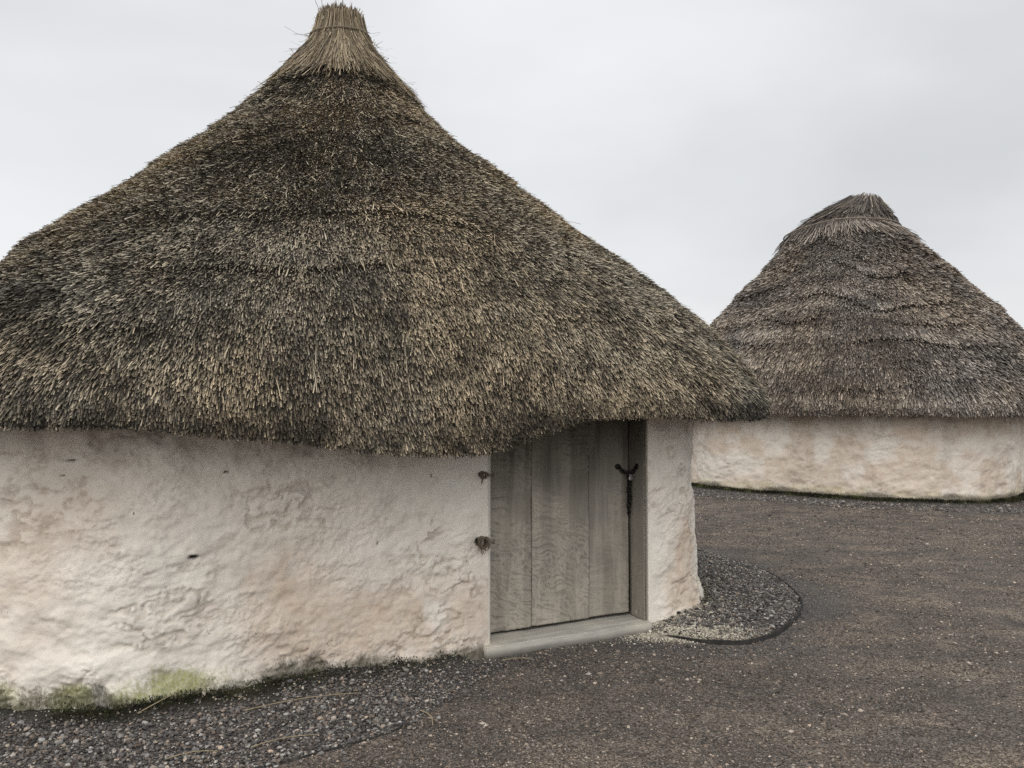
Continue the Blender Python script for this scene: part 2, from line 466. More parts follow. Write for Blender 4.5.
def wall_part(parent, a, rc, top, s_list, zs, mat, seed, closed, masks, amp=1.0, thick=.3):
    (x, y, nx, ny), per = rr_outline(a, rc, s_list)
    ns, nz = len(s_list), len(zs)
    X = np.repeat(x, nz); Y = np.repeat(y, nz); Z = np.tile(zs, ns); NX = np.repeat(nx, nz); NY = np.repeat(ny, nz)
    SS = np.repeat(s_list, nz)
    P = np.stack([X, Y, Z], 1)
    big = fbm(P * np.array([1.3, 1.3, 1.6]), 3, seed) - .5
    wr = fbm(P * 9, 4, seed + 40, .6)[:, None]
    q = P * np.array([3.8, 3.8, 9.]) + wr * 1.5
    fold = sstep(.80, .99, ridged(q, seed + 9))
    mask = sstep(.40, .62, fbm(P * 1.9, 3, seed + 21))
    fine_ = fbm(P * np.array([22, 22, 34.]) + wr * 3, 4, seed + 5) - .5
    lump = fbm(P * np.array([7, 7, 9.]), 3, seed + 13) - .5
    grit = fbm(P * np.array([55, 55, 70.]), 3, seed + 15) - .5
    led = fbm(P * np.array([5, 5, 13.]) + wr * 2.5, 4, seed + 19, .6); led = (led * 6) % 1.0 * sstep(.48, .62, fbm(P * 2.7, 3, seed + 23))
    d = amp * (.10 * big - .012 * fold * mask + .010 * fine_ + .005 * grit + .048 * lump + .009 * led)
    d += .03 * np.exp(-Z / .12) * (.4 + fbm(P * 3, 2, seed + 3))          # the foot flares
    if not closed: d += .085 * np.exp(-Z / .22) * np.exp(-((SS - 2.45) / .5) ** 2) + .03 * (fbm(P * np.array([3, 3, 6.]), 3, 44) - .5) * (SS < 4)
    A = masks(P, SS, Z, fold * mask)
    if not closed: d += .16 * sstep(per - 2.0, per - 2.7, SS) * (SS > per - 4.4)
    d -= .03 * A['hole']
    if not closed:                                                         # keep the daub crisp beside the doorway
        e = np.minimum(SS - s_list[0], s_list[-1] - SS); d *= sstep(-.02, .16, e)
    P[:, 0] += NX * d; P[:, 1] += NY * d
    nF = [grid_faces(ns, nz, closed)]
    V = [P]
    att = {k: [v] for k, v in A.items()}
    # inner face and the two reveals
    (xi, yi, _, _), _ = rr_outline(a - thick, max(rc - thick, .2), s_list * ((4 * (2 * (a - thick) - 2 * max(rc - thick, .2)) + 2 * math.pi * max(rc - thick, .2)) / per) if closed else s_list * 0)
    if not closed: xi, yi = x - nx * thick, y - ny * thick
    zi = np.array([zs[0], zs[-1]])
    V.append(np.stack([np.repeat(xi, 2), np.repeat(yi, 2), np.tile(zi, ns)], 1))
    off = ns * nz
    f2 = grid_faces(ns, 2, closed, off)[:, ::-1]; nF.append(f2)
    for k in att: att[k].append(np.zeros(ns * 2))
    if not closed:                                                        # reveals, joined from outer column to inner column
        for col in (0, ns - 1):
            base = len(np.concatenate(V))
            o0 = P[col * nz:(col + 1) * nz]; i0 = o0.copy(); i0[:, 0] = xi[col]; i0[:, 1] = yi[col]
            V.append(np.concatenate([o0, i0])); k = np.arange(nz - 1)
            f = np.stack([base + k, base + k + 1, base + nz + k + 1, base + nz + k], 1)
            nF.append(f if col else f[:, ::-1])
            for kk in att: att[kk].append(np.zeros(2 * nz))
    return mesh_obj('wall', np.concatenate(V), nF, mat, parent, True, attrs={k: np.concatenate(v) for k, v in att.items()})


def blob(P, cx, cz, rx, rz, front=True):
    d = ((P[:, 0] - cx) / rx) ** 2 + ((P[:, 2] - cz) / rz) ** 2
    return np.exp(-d) * ((P[:, 1] < 0) if front else 1)

def near_masks(P, SS, Z, fold):
    n1 = fbm(P * 3, 4, 60); n2 = fbm(P * np.array([6, 6, 3.]), 4, 61)
    wn = (n1 - .5)
    clay = 1.2 * blob(P, -.30, .26, .75, .24) + .8 * blob(P, -.95, .55, .30, .35) + .6 * blob(P, -2.25, .6, .2, .5) + .5 * blob(P, -1.9, 1.0, .4, .3)
    clay += 1.9 * blob(P, 1.95, .36, .12, .36) + .8 * blob(P, 1.75, .20, .08, .25) + .3 * fold
    clay = np.clip(clay * sstep(.25, .62, n1 + .12), 0, 1)
    stain_shade = .9 * blob(P, -1.25, 1.30, .50, .07) + .7 * blob(P, -2.0, 1.38, .6, .08) + .15 * sstep(1.15, 1.45, Z) + .5 * blob(P, 1.95, 1.42, .25, .14)  # local stains, plus eave shade painted in towards the wall top
    stain_shade = np.clip(stain_shade * sstep(.35, .65, n2) + fold * .55, 0, .9)
    lowx = (P[:, 1] < 0) * 1.0
    algae = (1 - sstep(.03, .16, Z + wn * .5)) * (.25 + .2 * (1 - sstep(-1.6, -.9, P[:, 0]))) + 1.6 * blob(P, -1.58, .07, .17, .12) + 1.2 * blob(P, -1.95, .08, .12, .07) + 1.0 * blob(P, -2.3, .08, .15, .08)
    algae += .45 * blob(P, 2.2, .22, .16, .2)
    algae = np.clip(algae * sstep(.3, .55, n2 + .08), 0, .85)
    damp = (1 - sstep(.04, .15, Z + (n2 - .5) * .24 - .03 * (P[:, 0] < -.6) + .12 * blob(P, -1.62, .08, .16, .3))) * lowx * np.where(P[:, 0] > 1.4, .25, 1) + .45 * (1 - sstep(.03, .3, Z)) * (P[:, 0] < -2.2) + .5 * blob(P, 2.32, .3, .12, .2)
    hole = np.zeros(len(P))
    for cx, cz, rx, rz in [(.235, .70, .030, .030), (.25, 1.118, .015, .018), (-1.43, .75, .030, .013), (-2.02, 1.265, .022, .006), (-2.05, 1.19, .008, .007), (-1.27, 1.19, .016, .007), (-.08, 1.12, .004, .014), (-.42, .74, .004, .014), (1.9, 1.12, .009, .009)]:
        hole = np.maximum(hole, sstep(.25, .75, blob(P, cx, cz, rx, rz) + (vnoise(P * 90, 5) - .5) * .3))
    return dict(clay=clay, stain_shade=stain_shade, algae=algae, damp=np.clip(damp, 0, 1), hole=hole)

def far_masks(P, SS, Z, fold):
    n1 = fbm(P * 2.4, 4, 70); n2 = fbm(P * np.array([5, 5, 1.2]), 4, 71)
    clay = np.clip(1.0 * sstep(.40, .64, n1) + .35 * (1 - sstep(.1, .7, Z)) + .12, 0, .85)
    stain_shade = np.clip(.7 * sstep(.95, 1.35, Z) * sstep(.3, .6, n2) + .3 * sstep(.6, .75, n2) + .3 * fold, 0, .8)  # darker streaks towards the top, random blotches, darker folds
    algae = np.clip((1 - sstep(.08, .26, Z + (n2 - .5) * .3)) * sstep(.3, .6, n1 + .1), 0, .45)
    damp = 1 - sstep(.07, .19, Z + (n1 - .5) * .2)
    return dict(clay=clay, stain_shade=stain_shade, algae=algae, damp=damp, hole=Z * 0)

# ------------------------------------------------------------------ thatch builder
def polar(phi, a, diag):
    k = np.clip(np.log2(np.maximum(diag / a, 1.0)), 0, .45)
    n = 1 / (0.5 - k)
    c = np.abs(np.cos(phi)); s = np.abs(np.sin(phi))
    return a / (c ** n + s ** n) ** (1 / n)


class Roof:
    """prof rows: z, half width to face, half diagonal; eave(phi) gives the height of the rim's lower edge"""
    def __init__(s, prof, eave, zref, zfade, seed, off=None, ns=420, nphi=1100, course=.5, camp=.035, bumpamp=.05):
        s.prof = np.array(prof, float); s.eave = eave; s.zref = zref; s.zfade = zfade; s.seed = seed; s.off = off
        s.ns, s.nphi = ns, nphi; s.course = course; s.camp = camp; s.bumpamp = bumpamp
        d = np.hypot(np.diff(s.prof[:, 0]), np.diff(s.prof[:, 2])); s.arc = np.concatenate([[0], np.cumsum(d)]); s.L = s.arc[-1]
        # smooth the profile
        u = np.linspace(0, s.L, 400); k = np.hanning(31); k /= k.sum()
        tab = []
        for c in range(3):
            y = np.interp(u, s.arc, s.prof[:, c]); yp = np.pad(y, 15, mode='reflect', reflect_type='odd'); tab.append(np.convolve(yp, k, 'valid'))
        s.u = u; s.tab = np.array(tab)
    def raw(s, arc, phi):
        z = np.interp(arc, s.u, s.tab[0]); a = np.interp(arc, s.u, s.tab[1]); dg = np.interp(arc, s.u, s.tab[2])
        r = polar(phi, a, dg); ze = s.eave(phi)
        z = np.where(z < s.zfade, ze + (z - s.zref) * (s.zfade - ze) / (s.zfade - s.zref), z)
        x = r * np.cos(phi); y = r * np.sin(phi)
        if s.off is not None:
            ox, oy = s.off(z); x = x + ox; y = y + oy
        return np.stack([x, y, z], -1)
    def frame(s, arc, phi):
        e = 1e-3
        P = s.raw(arc, phi); du = (s.raw(arc + e, phi) - P) / e; dp = (s.raw(arc, phi + e) - P) / e
        d = unit(du); t = unit(dp); n = unit(np.cross(d, t)); return P, d, t, n
    def lift(s, P, arc, phi):
        wob = (fbm(np.stack([np.cos(phi) * 2.0, np.sin(phi) * 2.0, arc * .4], -1), 3, s.seed) - .5) * 1.1
        ph = (s.L - arc + wob) / s.course; fr = ph - np.floor(ph)
        msk = sstep(.47, .66, fbm(np.stack([np.cos(phi) * 3.1, np.sin(phi) * 3.1, np.floor(ph) * 3.7], -1), 3, s.seed + 4))
        step = (1 - sstep(0.0, .85, fr)) * sstep(0, .05, fr)
        f = sstep(.2, .5, s.L - arc) * sstep(.2, .9, arc)
        bm = (fbm(P * 1.6, 3, s.seed + 7) - .5) * s.bumpamp * 2 + (fbm(P * 7, 3, s.seed + 8) - .5) * .035
        return s.camp * step * msk * f + bm * sstep(0, .5, arc)
    def points(s, arc, phi):
        P, d, t, n = s.frame(arc, phi); return P + n * s.lift(P, arc, phi)[..., None], d, t, n


def core_mesh(name, roof, arc_list, mat, parent, under, topcap=True):
    """closed skin of the thatch: outer surface, rounded rim, underside; under = (dr, dz) list inward from the rim"""
    nphi = roof.nphi; phi = np.arange(nphi) * 2 * np.pi / nphi
    A, PH = np.meshgrid(arc_list, phi, indexing='ij'); na = len(arc_list)
    P, d, t, n = roof.points(A.ravel(), PH.ravel()); P = P.reshape(na, nphi, 3)
    rows = [P]
    last = P[-1]; c = last.mean(0); rad = unit((last - c) * np.array([1, 1, 0]))
    for dr, dz in under:
        r = last - rad * dr; r = r + np.array([0, 0, dz]); rows.append(r[None])
    G = np.concatenate(rows, 0)                                             # rows x phi
    nr = len(G); G = np.transpose(G, (1, 0, 2))                             # phi x rows
    V = G.reshape(-1, 3); F = [grid_faces(nphi, nr, True)]
    if topcap:
        V = np.vstack([V, G[:, 0].mean(0)[None]]); i = np.arange(nphi)
        F.append(np.stack([((i + 1) % nphi) * nr, i * nr, np.full(nphi, len(V) - 1)], 1))
    return V, F


def blades(roof, n, amin, amax, phimin, phimax, L, W, lift, rng, dirj=.13, sink=.008, swirl=.13, weight=None, tone=None, segs=1, drop=0.0):
    """straws lying down the slope, root in the thatch and cut tip proud of it"""
    N = int(n * 2.5)
    arc = rng.uniform(amin, amax, N); phi = rng.uniform(phimin, phimax, N)
    P0 = roof.raw(arc, phi); r = np.hypot(P0[:, 0], P0[:, 1])
    wgt = r / r.max()
    if weight is not None: wgt = wgt * weight(P0, arc, phi)
    keep = rng.random(N) < wgt / np.quantile(wgt, .98); keep = np.where(keep)[0][:n]
    arc, phi = arc[keep], phi[keep]; N = len(arc)
    P, d, t, nn = roof.points(arc, phi)
    sw = (fbm(P * 1.7, 2, roof.seed + 30) - .5) * 2 * swirl + rng.normal(0, dirj, N)
    d2 = unit(d * np.cos(sw)[:, None] + t * np.sin(sw)[:, None]); side = unit(np.cross(nn, d2))
    a = np.abs(rng.normal(lift[0], lift[1], N)); le = rng.uniform(*L, N); wd = rng.uniform(*W, N)
    roll = rng.uniform(-.9, .9, N)
    sd_ = unit(side * np.cos(roll)[:, None] + nn * np.sin(roll)[:, None])
    root = P - nn * sink - d2 * (le * .5)[:, None]
    dirv = unit(d2 * np.cos(a)[:, None] + nn * np.sin(a)[:, None])
    K = segs + 1; pts = []
    for k in range(K):
        f = k / segs
        q = root + dirv * (le * f)[:, None] - np.array([0, 0, 1.]) * (drop * f * f * le)[:, None]
        pts.append(q)
    V = np.zeros((N, K, 2, 3)); hw = (wd / 2)[:, None]
    for k in range(K):
        V[:, k, 0] = pts[k] - sd_ * hw; V[:, k, 1] = pts[k] + sd_ * hw
    V = V.reshape(-1, 3); base = np.arange(N) * K * 2; F = []
    for k in range(segs): F.append(np.stack([base + 2 * k, base + 2 * k + 1, base + 2 * k + 3, base + 2 * k + 2], 1))
    tn = tone(P, arc, phi, rng); hue = np.clip(fbm(P * 1.3, 3, 91) * 1.8 - .45 + rng.normal(0, .2, N), 0, 1)
    grad = np.linspace(-.16, .14, K)                                     # the dry cut end is paler than the root
    T = np.clip(tn[:, None, None] + grad[None, :, None] + np.zeros((1, 1, 2)), 0, 1).reshape(-1)
    return V, np.concatenate(F), T, np.repeat(hue, K * 2)


def thatch(name, core, sets, mats, parent):
    V, F = core; Fs = list(F); n = len(V); Vs = [V]; T = [np.zeros(n)]; Hh = [np.zeros(n)]
    corefaces = sum(len(f) for f in F); quads = []
    for (v, f, t, h) in sets:
        quads.append(f + n); Vs.append(v); T.append(t); Hh.append(h); n += len(v)
    allF = Fs + [np.concatenate(quads)]
    o = mesh_obj(name, np.concatenate(Vs), allF, mats, parent, False, attrs={'tone': np.concatenate(T), 'hue': np.concatenate(Hh)})
    tot = sum(len(f) for f in allF); mi = np.ones(tot, np.int32); mi[:corefaces] = 0
    o.data.polygons.foreach_set('material_index', mi)
    sm = np.zeros(tot, bool); sm[:corefaces] = True; o.data.polygons.foreach_set('use_smooth', sm)
    o.data.update()
    return o

# ================================================================== NEAR HUT
hut = empty('thatched_roundhouse', (NEAR['c'][0], NEAR['c'][1], 0), NEAR['ang'])
tag(hut, 'large nearby limewashed hut with a shaggy thatched roof and grey plank door', 'hut', 'thatched huts')
X0, X1 = .318, 1.511            # doorway between the posts, local x

Lf = 2 * (NEAR_A - NEAR_RC); per_n = 4 * (Lf + NEAR_RC * math.pi / 2)
s_r = np.concatenate([np.arange(1.535, 3.4, .010), np.arange(3.4, per_n - 4.2, .05), np.arange(per_n - 4.2, per_n + .298, .0085), [per_n + .298]])
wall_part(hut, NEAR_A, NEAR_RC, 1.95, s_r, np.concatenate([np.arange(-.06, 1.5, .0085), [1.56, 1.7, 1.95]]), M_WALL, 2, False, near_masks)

NE_PHI = [-180, -168, -156, -144, -132, -126, -120, -114, -108, -102, -96, -90, -84, -78, -72, -66, -60, -54, -48, -42, -36, -30, -24, -12, 0, 30, 90, 150, 180]
NE_Z = [1.41, 1.42, 1.43, 1.45, 1.457, 1.456, 1.45, 1.407, 1.363, 1.32, 1.285, 1.285, 1.37, 1.470, 1.491, 1.486, 1.458, 1.452, 1.485, 1.486, 1.45, 1.44, 1.44, 1.45, 1.45, 1.42, 1.40, 1.41, 1.41]
_pt = np.linspace(-180, 180, 721); _zt = np.interp(_pt, NE_PHI, NE_Z); _k = np.hanning(13); _k /= _k.sum()
_zt = np.convolve(np.pad(_zt, 6, mode='wrap'), _k, 'valid')
def near_eave(phi):
    d = np.degrees(np.mod(phi + np.pi, 2 * np.pi) - np.pi)
    q = np.stack([np.cos(phi) * 9, np.sin(phi) * 9, phi * 0], -1)
    return np.interp(d, _pt, _zt) + (fbm(q.reshape(-1, 3), 3, 77).reshape(np.shape(phi)) - .5) * .03

PROF = [(4.42, .42, .42), (4.28, .53, .53), (4.10, .73, .73), (3.79, 1.00, 1.01), (3.36, 1.52, 1.53), (2.90, 2.04, 2.12), (2.60, 2.40, 2.53), (2.34, 2.57, 2.83),
        (2.14, 2.70, 3.09), (1.91, 2.80, 3.31), (1.70, 2.88, 3.47), (1.56, 2.93, 3.56), (1.45, 2.93, 3.55)]
roofA = Roof([(4.95, .155, .155), (4.80, .175, .175), (4.60, .27, .27)] + PROF, near_eave, 1.45, 2.7, 3, ns=420, nphi=1200, course=.58, camp=.028, bumpamp=.030)
arcs = np.concatenate([np.linspace(0, roofA.L, 300)])
coreA = core_mesh('x', roofA, arcs, None, hut, [(.05, -.004), (.16, .0), (.36, .08), (.60, .24), (1.0, .55)])

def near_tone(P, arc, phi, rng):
    n1 = fbm(P * 1.15, 4, 50); n2 = fbm(P * 4.0, 3, 51)
    n3 = fbm(P * 15, 3, 52)
    t = .56 + (n1 - .5) * .42 + (n2 - .5) * .50 + (n3 - .5) * .60 + .12 * sstep(2.5, 3.5, P[:, 2]) + rng.normal(0, .19, len(P))
    ring = np.exp(-((P[:, 2] - 4.14 - (n2 - .5) * .2) / .09) ** 2)                      # darker rings of thatch under the cap
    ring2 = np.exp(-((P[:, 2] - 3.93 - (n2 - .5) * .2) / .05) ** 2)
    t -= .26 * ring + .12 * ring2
    deg = np.degrees(phi)
    t -= .24 * np.exp(-((P[:, 2] - 3.25) / .26) ** 2 - ((deg + 124) / 13) ** 2)         # mouldy patch
    t -= .22 * np.exp(-((P[:, 2] - 2.05) / .2) ** 2 - ((deg + 140) / 10) ** 2)
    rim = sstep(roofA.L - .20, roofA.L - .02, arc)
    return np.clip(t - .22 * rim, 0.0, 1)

PHA, PHB = R(-205), R(40)
sets = []
amin = 0.55
vis = dict(phimin=PHA, phimax=PHB)
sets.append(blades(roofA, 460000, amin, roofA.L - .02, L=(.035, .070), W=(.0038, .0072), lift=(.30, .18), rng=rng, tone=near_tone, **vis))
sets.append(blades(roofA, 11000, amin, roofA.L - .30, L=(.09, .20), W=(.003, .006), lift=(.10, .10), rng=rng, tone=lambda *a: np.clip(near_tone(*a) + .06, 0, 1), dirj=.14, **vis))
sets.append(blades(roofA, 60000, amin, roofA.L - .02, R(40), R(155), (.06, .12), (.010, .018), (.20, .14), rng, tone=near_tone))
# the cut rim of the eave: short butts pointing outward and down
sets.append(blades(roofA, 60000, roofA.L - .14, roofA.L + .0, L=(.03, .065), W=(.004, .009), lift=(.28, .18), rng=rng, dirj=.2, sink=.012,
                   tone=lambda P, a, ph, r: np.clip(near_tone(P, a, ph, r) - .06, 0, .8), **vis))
# loose stalks
sets.append(blades(roofA, 120, 1.0, roofA.L - .2, L=(.10, .20), W=(.003, .004), lift=(.25, .2), rng=rng, dirj=.3, tone=lambda P, a, ph, r: np.full(len(P), .9), segs=2, drop=.12, **vis))
roof_o = thatch('thatch_roof', coreA, sets, [M_CORE, M_STRAW], hut)


def cap_set(roof, n, amin, amax, Lr, W, skirt, tone, rng, offn, phimin=-math.pi, phimax=math.pi, K=5, spread=.05, flare=.02):
    """long straws that follow the surface down from the top binding"""
    phi = rng.uniform(phimin, phimax, n); a0 = rng.uniform(amin, amax, n) ** 1.0; le = rng.uniform(*Lr, n)
    end = np.minimum(a0 + le, skirt(phi) + rng.normal(0, .11, n) + .12 * (rng.random(n) < .08)); end = np.maximum(end, a0 + .05)
    tw = rng.normal(0, spread, n); V = np.zeros((n, K, 2, 3)); wd = rng.uniform(*W, n); lay = rng.uniform(0, offn, n); fl = np.abs(rng.normal(0, flare, n))
    roll = rng.uniform(-.8, .8, n)
    for k in range(K):
        f = k / (K - 1); arc = a0 + (end - a0) * f; ph = phi + tw * (f - .2)
        P, d, t, nn = roof.frame(arc, ph); P = P + nn * (lay + fl * f * f)[:, None]
        sdv = unit(t * np.cos(roll)[:, None] + nn * np.sin(roll)[:, None]) * (wd / 2)[:, None]
        V[:, k, 0] = P - sdv; V[:, k, 1] = P + sdv
    base = np.arange(n) * K * 2; F = [np.stack([base + 2 * k, base + 2 * k + 1, base + 2 * k + 3, base + 2 * k + 2], 1) for k in range(K - 1)]
    T = np.clip(tone(phi, a0, rng, n), 0, 1)
    return V.reshape(-1, 3), np.concatenate(F), np.repeat(T, K * 2), np.repeat(np.clip(rng.normal(.4, .3, n), 0, 1), K * 2)

skirtA = lambda ph: .83 + .05 * np.sin(ph * 2 + 1) + .05 * np.sin(ph * 5) + .07 * np.sin(ph * 11 + 2) * .5 + .14 * np.exp(-((np.mod(ph + np.pi, 2 * np.pi) - np.pi + .55) / .45) ** 2)
capt = lambda ph, a0, r, n: .50 + .5 * (fbm(np.stack([np.cos(ph) * 6, np.sin(ph) * 6, a0 * 3], 1), 3, 7) - .5) + r.normal(0, .23, n) - .10 * (a0 < .1)
capcore_arc = np.linspace(0, .60, 28)
cv, cf = core_mesh('x', roofA, capcore_arc, None, hut, [(.02, .0)])
def cap_top(cx, cy, z, rad, n, tone0, rng, hh=(.04, .10)):
    """upright cut ends on the crown"""
    rr = rad * np.sqrt(rng.random(n)); ph = rng.uniform(0, 2 * np.pi, n)
    p0 = np.stack([cx + rr * np.cos(ph), cy + rr * np.sin(ph), np.full(n, z - .05)], 1)
    dv = unit(np.stack([rng.normal(0, .16, n) + .5 * rr / rad * np.cos(ph) * .5, rng.normal(0, .16, n) + .5 * rr / rad * np.sin(ph) * .5, np.ones(n)], 1))
    p1 = p0 + dv * (rng.uniform(*hh, n) + .05)[:, None]; sd_ = unit(np.cross(dv, rng.normal(0, 1, (n, 3)))) * .0028
    V = np.stack([p0 - sd_, p0 + sd_, p1 + sd_, p1 - sd_], 1).reshape(-1, 3); base = np.arange(n) * 4
    return V, np.stack([base, base + 1, base + 2, base + 3], 1), np.repeat(np.clip(tone0 + rng.normal(0, .2, n), 0, 1), 4), np.repeat(rng.random(n), 4)
sets = [cap_set(roofA, 17000, 0.0, .52, (.2, .65), (.003, .0065), skirtA, capt, rng, .05, flare=.012),
        cap_set(roofA, 260, 0.05, .5, (.15, .35), (.003, .004), lambda p_: skirtA(p_) + .1, lambda *a: capt(*a) + .1, rng, .05, flare=.09, spread=.15),
        cap_set(roofA, 60, .25, .55, (.3, .45), (.003, .004), lambda p_: skirtA(p_) + .25, lambda *a: capt(*a) + .2, rng, .05, flare=.01, spread=.05),
        cap_top(0, 0, 4.945, .16, 1500, .38, rng, (.005, .060)), cap_top(0, 0, 4.945, .18, 40, .5, rng, (.04, .10))]
# wisps sticking out sideways round the collar
def wisps(roof, n, a0, a1, Lr, rng, ph0=-math.pi, ph1=math.pi):
    arc = rng.uniform(a0, a1, n); phi = rng.uniform(ph0, ph1, n); P, d, t, nn = roof.frame(arc, phi)
    dv = unit(d * rng.normal(.5, .5, n)[:, None] + nn * rng.uniform(.25, .9, n)[:, None] + t * rng.normal(0, .3, n)[:, None])
    sd_ = unit(np.cross(dv, rng.normal(0, 1, (n, 3)))) * .0022; P1 = P + dv * rng.uniform(*Lr, n)[:, None]
    V = np.stack([P - sd_, P + sd_, P1 + sd_, P1 - sd_], 1).reshape(-1, 3); base = np.arange(n) * 4
    return V, np.stack([base, base + 1, base + 2, base + 3], 1), np.full(n * 4, .65), np.repeat(rng.random(n), 4)
sets.append(wisps(roofA, 420, .03, .95, (.03, .12), rng))
cap_o = thatch('straw_cap', (cv, cf), sets, [M_CORE, M_CAP], roof_o)
th = np.linspace(0, 2 * np.pi, 90)
Pr, d_, t_, n_ = roofA.frame(np.full(90, .235) + .012 * np.sin(th * 2), th)
ac = Acc(); ac.tube(Pr + n_ * .052, .0125 + .0018 * np.sin(th * 60), 7)
o = ac.build('binding_cord', M_ROPE, roof_o)

# doorway ------------------------------------------------------------
def grid_board(name, parent, x0, x1, y, z0, z1, thick, mat, seed, adze=1.0, step=.006, bow=.004, shade_dirt=None, axis_='x'):
    """a hewn board: dense front face pushed about, plus real sides; front looks to -y"""
    nx = max(3, int((x1 - x0) / step)); nz = int((z1 - z0) / step)
    xs = np.linspace(x0, x1, nx); zs = np.linspace(z0, z1, nz); X, Z = np.meshgrid(xs, zs, indexing='ij')
    X = X.ravel(); Z = Z.ravel(); e = np.minimum(np.minimum(X - x0, x1 - X), np.minimum(Z - z0, z1 - Z))
    P = np.stack([X * 1.0, Z * 0 + seed * 3.1, Z], 1)
    wv = fbm(P * np.array([3.5, 1, 3.5]), 3, seed + 1)
    ph = P.copy(); ph[:, 0] = (X * .9 - Z * .35) * 17 + wv * 8; ph[:, 2] = (Z + X * .45) * 85 + wv * 26
    ad = np.abs(2 * fbm(ph, 2, seed + 2) - 1); ad = 1 - ad; ad = sstep(.5, .95, ad)
    zone = sstep(.35, .6, fbm(P * 2.4, 3, seed + 6) + .12)
    Y = y - bow * (fbm(P * np.array([6, 1, 1.2]), 2, seed + 4) - .5) * 2 - adze * .006 * ad * zone + .006 * (1 - sstep(0, .008, e))
    V = [np.stack([X, Y, Z], 1)]; F = [grid_faces(nx, nz)]
    off = nx * nz
    bx = np.array([[x0, y + thick, z0], [x1, y + thick, z0], [x1, y + thick, z1], [x0, y + thick, z1]])
    V.append(bx)
    idx = lambda i, j: i * nz + j
    tri = []
    c0, c1, c2, c3 = off, off + 1, off + 2, off + 3
    rim = [idx(i, 0) for i in range(nx)]; tri += [[rim[i + 1], rim[i], c0] for i in range(nx - 1)] + [[c0, c1, rim[-1]]]
    rim = [idx(nx - 1, j) for j in range(nz)]; tri += [[rim[j + 1], rim[j], c1] for j in range(nz - 1)] + [[c1, c2, rim[-1]]]
    rim = [idx(i, nz - 1) for i in range(nx)][::-1]; tri += [[rim[i + 1], rim[i], c2] for i in range(nx - 1)] + [[c2, c3, rim[-1]]]
    rim = [idx(0, j) for j in range(nz)][::-1]; tri += [[rim[j + 1], rim[j], c3] for j in range(nz - 1)] + [[c3, c0, rim[-1]]]
    F.append(np.array([[c0, c3, c2, c1]])); F.append(np.array(tri))
    A = np.concatenate([ad * zone * adze, np.zeros(4)])
    D = (shade_dirt(X, Z) if shade_dirt else X * 0); D = np.concatenate([np.clip(D + .0, 0, 1), np.zeros(4)])
    return mesh_obj(name, np.concatenate(V), F, mat, parent, True, attrs={'adze': A, 'shade_dirt': D})

FY = -NEAR_A + .17
door = empty('door', (X0, FY, .075)); door.parent = hut
def dd(X, Z): return .75 * sstep(.75, 1.35, Z + .15 * fbm(np.stack([X * 5, Z * 0, Z * 3], 1), 3, 9)) + .3 * sstep(.5, .7, fbm(np.stack([X * 14, Z * 0, Z * 1.2], 1), 4, 12))  # roof overhang shade painted onto the upper boards, plus random dirt streaks
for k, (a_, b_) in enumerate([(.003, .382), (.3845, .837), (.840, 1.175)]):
    bo = grid_board('board', door, a_, b_, -.004 + (.006 if k == 2 else 0), .0 + .004 * k, 1.50, .04, M_DOOR, 5 + k, [1, 1, .45][k], shade_dirt=dd)
grid_board('door_post', hut, X1, X1 + .04, -NEAR_A + .012, .055, 1.56, .30, M_POST, 21, .1).rotation_euler = (0, 0, 0)
# the right post shows its broad inner face: a board turned to look into the doorway
pb = grid_board('door_post_face', hut, -.006, .160, 0, .0, 1.50, .012, M_POST, 23, .25, shade_dirt=lambda X, Z: .8 * sstep(.7, 1.3, Z))  # overhang shade painted into the upper part of the lining too
pb.name = 'door_post_lining'; pb.location = (X1 - .004, -NEAR_A + .012, .058); pb.rotation_euler = (0, 0, math.pi / 2); pb.scale = (1, -1, 1)
pb.data.flip_normals()
pb.rotation_euler = (0, 0, math.pi / 2)
grid_board('door_post', hut, X0 - .024, X0 - .001, -NEAR_A - .004, .0, 1.56, .17, M_POSTW, 27, .1)


